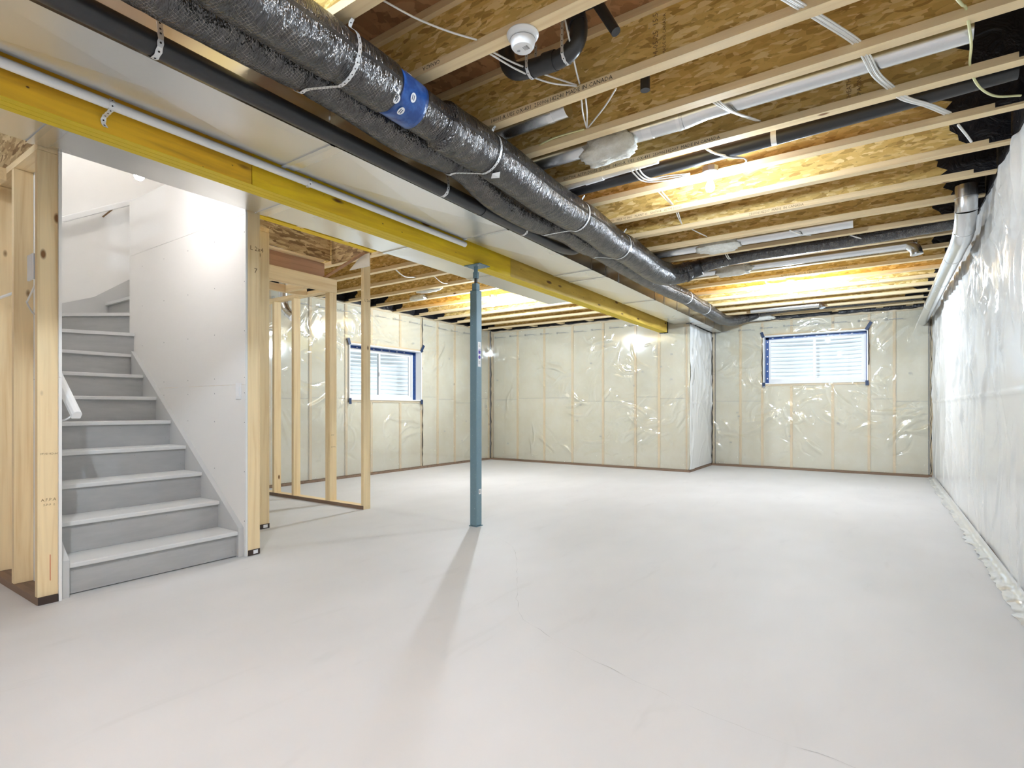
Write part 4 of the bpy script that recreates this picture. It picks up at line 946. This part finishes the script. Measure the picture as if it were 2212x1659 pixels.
for k in range(2):
    cable('white cable looping right of the nearest bulb, %s strand' % ORD[k], [aty(1524 + 5 * k, 322, 3.41), aty(1545 + 5 * k, 332, 3.5), aty(1580, 340 - 3 * k, 3.58), aty(1608, 342, 3.66), aty(1612, 350 + 2 * k, 3.70), aty(1590, 358, 3.71), aty(1556, 368, 3.71)], 0.0042)
for k in range(3): cable('white cable slanting behind the fourth joist, %s strand' % ORD[k], [aty(1540 + 6 * k, 221 - 2 * k, 2.92), aty(1575 + 4 * k, 240, 3.05), aty(1612 + 5 * k, 254, 3.24), aty(1634 + 4 * k, 261, 3.325)], 0.0042)
for k in range(2): cable('white cable below the nearest bulb joist, %s strand' % ORD[k], [aty(1422 + 8 * k, 414, 3.90), aty(1438 + 6 * k, 430, 4.0), aty(1452 + 2 * k, 442, 4.28)], 0.0045)
for k in range(2): cable('white cable two joists behind the nearest bulb, %s strand' % ORD[k], [aty(1461 + 4 * k, 459, 4.39), aty(1466 + 3 * k, 472, 4.55), aty(1473, 484, 4.77)], 0.0045)
cable('thin white cable three joists behind the nearest bulb', [aty(1494, 495, 4.88), aty(1510, 503, 5.05), aty(1527, 511, 5.26)], 0.005)
for k in range(2): cable('white cable loop under the turned flex duct, %s strand' % ORD[k], [aty(1567 + 4 * k, 549, 5.90), aty(1572 + 4 * k, 558, 5.95), aty(1582 + 3 * k, 563 - 2 * k, 6.05)], 0.005)
cable('white cable curl beside the far bulb', [aty(1652, 605, 7.32), aty(1655, 611, 7.4), aty(1664, 613, 7.52), aty(1690, 612, 7.56)], 0.007)
cable('white cable across the bay before the silver elbow duct', [aty(1706, 498, 5.36), aty(1730, 506, 5.5), aty(1752, 508, 5.76)], 0.006)
cable('white cable over the black branch duct near the right wall', [aty(1836, 508, 5.86), aty(1860, 515, 5.98), aty(1884, 517, 6.24)], 0.006)
cable('white cable at the joists above the left window', [(-4.60, 4.366, 2.645), (-4.63, 4.55, 2.60), (-4.68, 4.785, 2.645)], 0.007)
cable('thin white cable over the post bulb', [(-4.45, 4.853, 2.645), (-4.50, 5.05, 2.61), (-4.58, 5.272, 2.645)], 0.005)

# ================================================================== STAIRCASE
NX, RUN, RISE, Z1 = -3.744, 0.2505, 0.1925, -0.010
YA, YZ = 1.104, 2.070
st = thing('staircase', 'grey painted wooden staircase turning right at the top', 'staircase', (-3.76, 1.6, 0))
TT = 0.028
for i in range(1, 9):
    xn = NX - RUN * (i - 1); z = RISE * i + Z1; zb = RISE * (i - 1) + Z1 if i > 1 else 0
    bx('riser', 'stair_grey_shaded', st, xn - 0.040, xn - 0.026, YA, YZ if i < 8 else YZ + 0.03, max(zb, 0.006), z - TT)
    MB().box(xn - RUN - 0.03, xn, YA, YZ if i < 8 else YZ + 0.03, z - TT, z).build('tread', 'stair_grey_lit', st, bevel=0.006)
    mb = MB()
    for y in (YA + 0.03, YA + 0.30, YA + 0.62, YZ - 0.04): mb.tube([(xn - 0.0262, y, z - 0.055), (xn - 0.0252, y, z - 0.055)], 0.004, 6)
    mb.tube([(xn - 0.0262, YZ - 0.03, z - 0.14), (xn - 0.0252, YZ - 0.03, z - 0.14)], 0.004, 6); mb.build('nail_heads', 'ink_grey', st, kind='stuff')
# winders round the end of the right stair wall
XW, YW = -6.45, 1.063
L9 = (Vector((-5.515, 2.104)), Vector((-5.97, YW))); L10 = (Vector((-5.612, 2.104)), Vector((XW, 1.565)))
def winder(i, line, poly):
    z = RISE * i + Z1; p0, p1 = line; d = (p1 - p0).normalized(); n_ = Vector((d.y, -d.x)) * 0.026
    if n_.x > 0: n_ = -n_
    MB().prism(poly, 'z', z - TT, z).build('tread', 'stair_grey_lit', st)
    a_, b_ = p0 + n_, p1 + n_
    MB().prism([tuple(a_), tuple(b_), tuple(b_ + n_ * 0.5), tuple(a_ + n_ * 0.5)], 'z', z - RISE, z - TT).build('riser', 'stair_grey_shaded', st)
x8 = NX - RUN * 7; z8 = RISE * 8 + Z1
MB().prism([(x8 - 0.2, YA), (x8 - 0.05, 2.104), (-5.56, 2.104), (-6.02, YW), (x8 - 0.2, YW)], 'z', z8 - TT, z8 - 0.001).build('tread', 'stair_grey_lit', st)
winder(9, L9, [tuple(L9[0]), tuple(L9[1]), (XW, YW), tuple(L10[1]), (-5.64, 2.085), (-5.63, 2.104)])
winder(10, L10, [tuple(L10[0]), tuple(L10[1]), (XW, 2.24), (-5.65, 2.24), (-5.65, 2.104)])
for i in range(11, 15):
    z = RISE * i + Z1; yn = 2.19 + RUN * (i - 11)
    bx('riser', 'stair_grey_shaded', st, XW, -5.655, yn + 0.026, yn + 0.04, z - RISE, z - TT); bx('tread', 'stair_grey_lit', st, XW, -5.655, yn, yn + RUN + 0.03, z - TT, z)
# skirt boards
sl = RISE / RUN
def skirt(ya, yb, xs, ztop, xe, lab=None):
    ze = ztop + (xs - xe) * sl
    MB().prism([(xs, 0), (xs, ztop), (xe, ze), (xe, max(0, ze - 0.42)), (xs - 0.45, 0)], 'y', ya, yb).build('skirt_board', 'skirt_grey', st)
skirt(YZ, 2.1065, -3.742, 0.205, -5.50); skirt(1.064, YA, -3.728, 0.205, -5.6)
MB().prism([(2.10, 1.93), (2.10, 2.15), (2.95, 2.80), (2.95, 2.55)], 'x', XW + 0.001, XW + 0.03).build('skirt_board', 'skirt_grey', st)
MB().prism([(1.78, 1.92), (1.78, 2.02), (2.10, 2.15), (2.10, 1.93)], 'x', XW + 0.001, XW + 0.03).build('skirt_board', 'skirt_grey', st)
# hand rail on the left stair wall
hr = thing('handrail', 'white handrail with a steel bracket on the left stair wall', 'handrail', (-3.72, 1.14, 1.0))
e0 = Vector((-3.735, 1.140, 1.012)); e1 = Vector((-5.2, 1.140, 1.012 + 1.465 * sl))
prof = [(-0.021, -0.026), (0.021, -0.026), (0.024, 0.004), (0.017, 0.020), (0, 0.026), (-0.017, 0.020), (-0.024, 0.004)]
d = (e1 - e0).normalized(); sx = Vector((0, 1, 0)); uz = sx.cross(d) * (1 if sx.cross(d).z > 0 else -1)
vs = [e + sx * a + uz * b for e in (e0, e1) for a, b in prof]; n = len(prof)
MB().add(vs, [tuple(range(n)), tuple(range(n, 2 * n))] + [(i, (i + 1) % n, n + (i + 1) % n, n + i) for i in range(n)]).build('rail', 'plastic_white', hr, bevel=0.003)
for x in (-3.80, -4.7):
    zc = 1.012 + (-3.735 - x) * sl
    MB().tube(spline([(x, 1.140, zc - 0.022), (x, 1.136, zc - 0.05), (x, 1.11, zc - 0.075), (x, 1.066, zc - 0.085)], 0.01), 0.006, 10).build('bracket', 'zinc', hr, smooth=True)
    MB().tube([(x, 1.063, zc - 0.085), (x, 1.068, zc - 0.085)], 0.024, 16).build('bracket_plate', 'zinc', hr)
# upper rail on the far well wall
h2 = thing('handrail', 'white upper handrail on the far wall of the stairwell', 'handrail', (XW + 0.05, 1.8, 2.83))
MB().bar((XW + 0.06, 1.45, 2.60), (XW + 0.06, 3.2, 3.65), 0.035, 0.05).build('rail', 'plastic_white', h2, bevel=0.006)
MB().tube(spline([(XW + 0.06, 2.24, 3.05), (XW + 0.05, 2.20, 3.0), (XW + 0.002, 2.18, 2.97)], 0.01), 0.007, 8).build('bracket', 'ink_brown', h2)
# ---- drywall of the stairwell
ws = thing('wall_stair_right', 'white drywall partition on the right side of the stairs', 'wall', kind='structure')
for z0, z1 in ((0.0, 1.219), (1.221, 2.425), (2.427, 2.92)):
    bx('drywall_panel', 'drywall', ws, -5.618, -3.718, 2.107, 2.1195, z0, z1)
for z0, z1 in ((0.0, 2.43), (2.433, 2.92)): bx('end_panel', 'drywall', ws, -5.632, -5.619, 2.107, 2.2235, z0, z1)
bx('corner_bead', 'drywall_edge', ws, -3.7175, -3.7135, 2.106, 2.1205, 0, 2.44)
mb = MB()
for x in (-3.73, -4.14, -4.55, -4.96, -5.37):
    for z in (0.25, 0.6, 0.95, 1.16, 1.27, 1.6, 1.95, 2.3): mb.tube([(x, 2.1062, z), (x, 2.1075, z)], 0.0045, 6)
mb.build('screw_heads', 'ink_grey', ws, kind='stuff')
for k, x in enumerate((-3.729, -4.14, -4.55, -4.96, -5.37, -5.59)):
    bx('stud', 'lumber_z', ws, x - 0.019, x + 0.019, 2.1205, 2.2095, 0.040, 2.585)
bx('bottom_plate', 'lumber_x', ws, -5.615, -3.712, 2.1205, 2.2095, 0.004, 0.0385); bx('top_plate', 'lumber_x', ws, -5.615, -3.712, 2.1205, 2.2095, 2.587, 2.625)
bx('gasket', 'rubber_brown', ws, -3.7115, -3.706, 2.1215, 2.2085, 0.003, 0.041)
bx('tag', 'paper_white', ws, -3.7055, -3.705, 2.158, 2.192, 0.010, 0.036)
lettering('stud_stamp', 'ink_brown', ws, [('L 2x4', 0.045, (-3.7092, 2.135, 2.18), (0, 1, 0), (0, 0, 1)), ('7', 0.05, (-3.7092, 2.165, 2.02), (0, 1, 0), (0, 0, 1))])
sw = thing('light_switch', 'white light switch plate on the stair drywall near its end', 'light switch', (-3.80, 2.10, 1.17))
MB().box(-3.838, -3.768, 2.1005, 2.1065, 1.115, 1.23).build('plate', 'plastic_white', sw, bevel=0.002)
bx('rocker', 'vinyl_white', sw, -3.820, -3.786, 2.097, 2.1005, 1.14, 1.205)

wsl = thing('wall_stair_left', 'stud partition on the left of the stairs, drywall on its stair side only', 'wall', kind='structure')
for z0, z1 in ((0.0, 1.219), (1.221, 2.44), (2.442, 2.92)): bx('drywall_panel', 'drywall_paint', wsl, -6.44, -3.698, 1.0485, 1.0615, z0, z1)
for k, x in enumerate((-3.731, -4.137, -4.54, -4.95, -5.35, -5.76, -6.17)): bx('stud', 'lumber_z', wsl, x - 0.02, x + 0.02, 0.961, 1.0475, 0.040, 2.43)
bx('bottom_plate', 'plate_brown', wsl, -6.44, -3.706, 0.958, 1.0475, 0.0, 0.0385); bx('top_plate', 'lumber_x', wsl, -6.44, -3.712, 0.961, 1.0475, 2.432, 2.47)
bx('gasket', 'rubber_brown', wsl, -3.705, -3.699, 0.962, 1.046, 0.0, 0.040)
bx('brace', 'lumber_x', wsl, -6.0, -4.16, 0.900, 0.938, 2.36, 2.43)
MB().box(-6.44, -3.71, 1.0, 1.0475, 2.472, 2.92).build('sheathing', 'osb_dark', wsl)
lettering('stud_stamp', 'ink_brown', wsl, [('A.F.P.A', 0.022, (-3.7105, 0.975, 0.55), (0, 1, 0), (0, 0, 1)), ('S-P-F  2', 0.016, (-3.7105, 0.985, 0.525), (0, 1, 0), (0, 0, 1)), ('STUD KD-HT', 0.014, (-3.7105, 0.972, 0.80), (0, 1, 0), (0, 0, 1))])
# white bark edge and red pencil mark on the end stud
bx('pencil_mark', 'red_tag', wsl, -3.7105, -3.7100, 1.013, 1.016, 0.12, 0.26)
bxs = thing('device_box', 'blue electrical box with white cover between the left studs', 'electrical box', (-3.86, 0.99, 1.82))
MB().box(-3.835, -3.752, 0.965, 1.03, 1.755, 1.875).build('box', 'cable_blue', bxs, bevel=0.003); MB().box(-3.86, -3.765, 0.955, 0.965, 1.745, 1.885).build('cover', 'plastic_white', bxs, bevel=0.002)
cable('grey cable bent below the blue electrical box between the left studs', [(-3.80, 0.985, 1.755), (-3.90, 0.99, 1.71), (-4.03, 1.0, 1.665), (-4.04, 1.0, 1.655), (-3.95, 0.995, 1.60), (-3.80, 0.985, 1.545), (-3.765, 0.985, 1.53)], 0.005)
cable('short white cable stub beyond the second left stud', [(-4.50, 0.97, 1.72), (-4.40, 0.97, 1.722), (-4.17, 0.97, 1.72)], 0.008)
# far and upper walls of the well
bx('wall_stair_back', 'drywall_paint', None, XW - 0.10, XW - 0.0005, 1.0, 3.95, 0, 4.6, label='white far wall of the stairwell', cat='wall', kind='structure')
wu = thing('wall_stair_upper', 'white upper walls of the stairwell above the ceiling', 'wall', kind='structure')
for b in ((XW, -3.72, 0.96, 1.06, 2.93, 4.6), (-3.72, -3.62, 0.96, 2.2, 2.955, 4.6), (-4.28, -3.62, 2.2, 2.3, 2.955, 4.6), (-4.28, -4.18, 2.3, 3.9, 2.955, 4.6), (XW, -4.28, 3.85, 3.95, 2.955, 4.6), (XW - 0.1, -3.62, 0.96, 3.95, 4.6, 4.7)):
    bx('drywall_panel', 'drywall_paint', wu, *b)

# ================================================================== FRAMING UNDER THE UPPER STAIRS
mp = thing('stud_partition', 'open stud partition with no covering standing in front of the left wall', 'stud partition', (-5.2, 3.815, 0))
bx('bottom_plate', 'lumber_x', mp, -6.42, -4.427, 3.77, 3.859, 0.0, 0.038)
bx('plate_edge', 'plate_brown', mp, -6.42, -4.43, 3.7675, 3.7697, 0.0, 0.037)
for x, zt in ((-6.045, 2.335), (-5.655, 2.335), (-5.035, 2.318), (-4.996, 2.318), (-4.446, 2.628)): bx('stud', 'lumber_z', mp, x - 0.019, x + 0.019, 3.77, 3.859, 0.0385, zt)
bx('top_plate', 'lumber_x', mp, -6.42, -5.06, 3.77, 3.859, 2.336, 2.374)
lettering('stud_stamp', 'ink_brown', mp, [('L 2x4', 0.04, (-4.4266, 3.78, 2.16), (0, 1, 0), (0, 0, 1)), ('A.F.P.A', 0.02, (-4.9766, 3.785, 0.62), (0, 1, 0), (0, 0, 1)), ('S-P-F', 0.02, (-4.9766, 3.785, 0.75), (0, 1, 0), (0, 0, 1))])
hd = thing('landing_frame', 'timber header and boxed framing carrying the upper stairs above the partition', 'framing', (-4.99, 3.2, 2.32))
bx('header', 'lumber_y', hd, -5.009, -4.971, 2.215, 3.859, 2.32, 2.466)
bx('inner_joist', 'lumber_y', hd, -5.42, -5.382, 2.215, 3.768, 2.32, 2.40)
bx('cross_joist', 'lumber_x', hd, -5.381, -5.01, 3.50, 3.538, 2.322, 2.40)
bx('plywood_panel', 'lumber_red', hd, -5.085, -5.07, 2.215, 3.77, 2.40, 2.644)
bx('rim_board', 'lumber_y', hd, -5.085, -5.005, 2.215, 3.72, 2.645, 2.664)
bx('osb_panel', 'osb_dark', hd, -5.01, -4.995, 2.215, 3.795, 2.667, 2.92)
bx('osb_panel', 'osb_dark', hd, -4.99, -4.36, 3.80, 3.812, 2.64, 2.92)
MB().prism([(-4.345, 2.635), (-4.40, 2.635), (-5.03, 2.47), (-4.97, 2.47)], 'y', 3.70, 3.738).build('slanted_brace', 'lumber_red', hd)
MB().prism([(-4.31, 2.63), (-4.31, 2.50), (-4.62, 2.50), (-4.42, 2.63)], 'y', 3.742, 3.752).build('drywall_scrap', 'drywall', hd)
lettering('pencil_number', 'ink_brown', hd, [('7', 0.09, (-4.9706, 2.98, 2.36), (0, 1, 0), (0, 0, 1))])
tr = thing('stair_trimmer', 'yellow laminated trimmer edging the stair opening above the framing', 'beam', (-4.26, 3.0, ZJ))
bx('laminated_ply', 'lvl_yellow', tr, -4.245, -4.208, 2.235, 3.75, ZJ + 0.002, ZS - 0.002); bx('laminated_ply', 'lvl_yellow', tr, -4.285, -4.247, 2.235, 3.75, ZJ + 0.002, ZS - 0.002)
w2 = thing('stud_partition', 'narrow stud wall end behind the stair wall, dark gasket under it', 'stud partition', (-4.6, 2.69, 0))
for x in (-4.463, -4.87, -5.28): bx('stud', 'lumber_z', w2, x - 0.019, x + 0.019, 2.645, 2.734, 0.040, 2.588 if x > -4.9 else 2.31)
bx('bottom_plate', 'lumber_x', w2, -5.36, -4.446, 2.645, 2.734, 0.003, 0.0385); bx('top_plate', 'lumber_x', w2, -4.93, -4.446, 2.645, 2.734, 2.59, 2.628)
bx('gasket', 'rubber_brown', w2, -4.4445, -4.438, 2.647, 2.733, 0.002, 0.041); bx('tag', 'paper_white', w2, -4.4375, -4.437, 2.675, 2.715, 0.009, 0.035)
el = thing('round_duct', 'silver elbow duct dropping between the partition studs', 'duct', (-6.15, 4.1, 2.3))
E1 = [(-6.195, 4.0, 2.928), (-6.195, 4.0, 2.42), (-6.185, 4.0, 2.35), (-6.145, 4.0, 2.28), (-6.08, 4.0, 2.225), (-5.98, 4.0, 2.165)]
for k, (a, b) in enumerate(zip(E1[:-1], E1[1:])): MB().tube([a, b], [0.052, 0.055], 22).build('elbow_gore', 'galvanised', el, smooth=2)
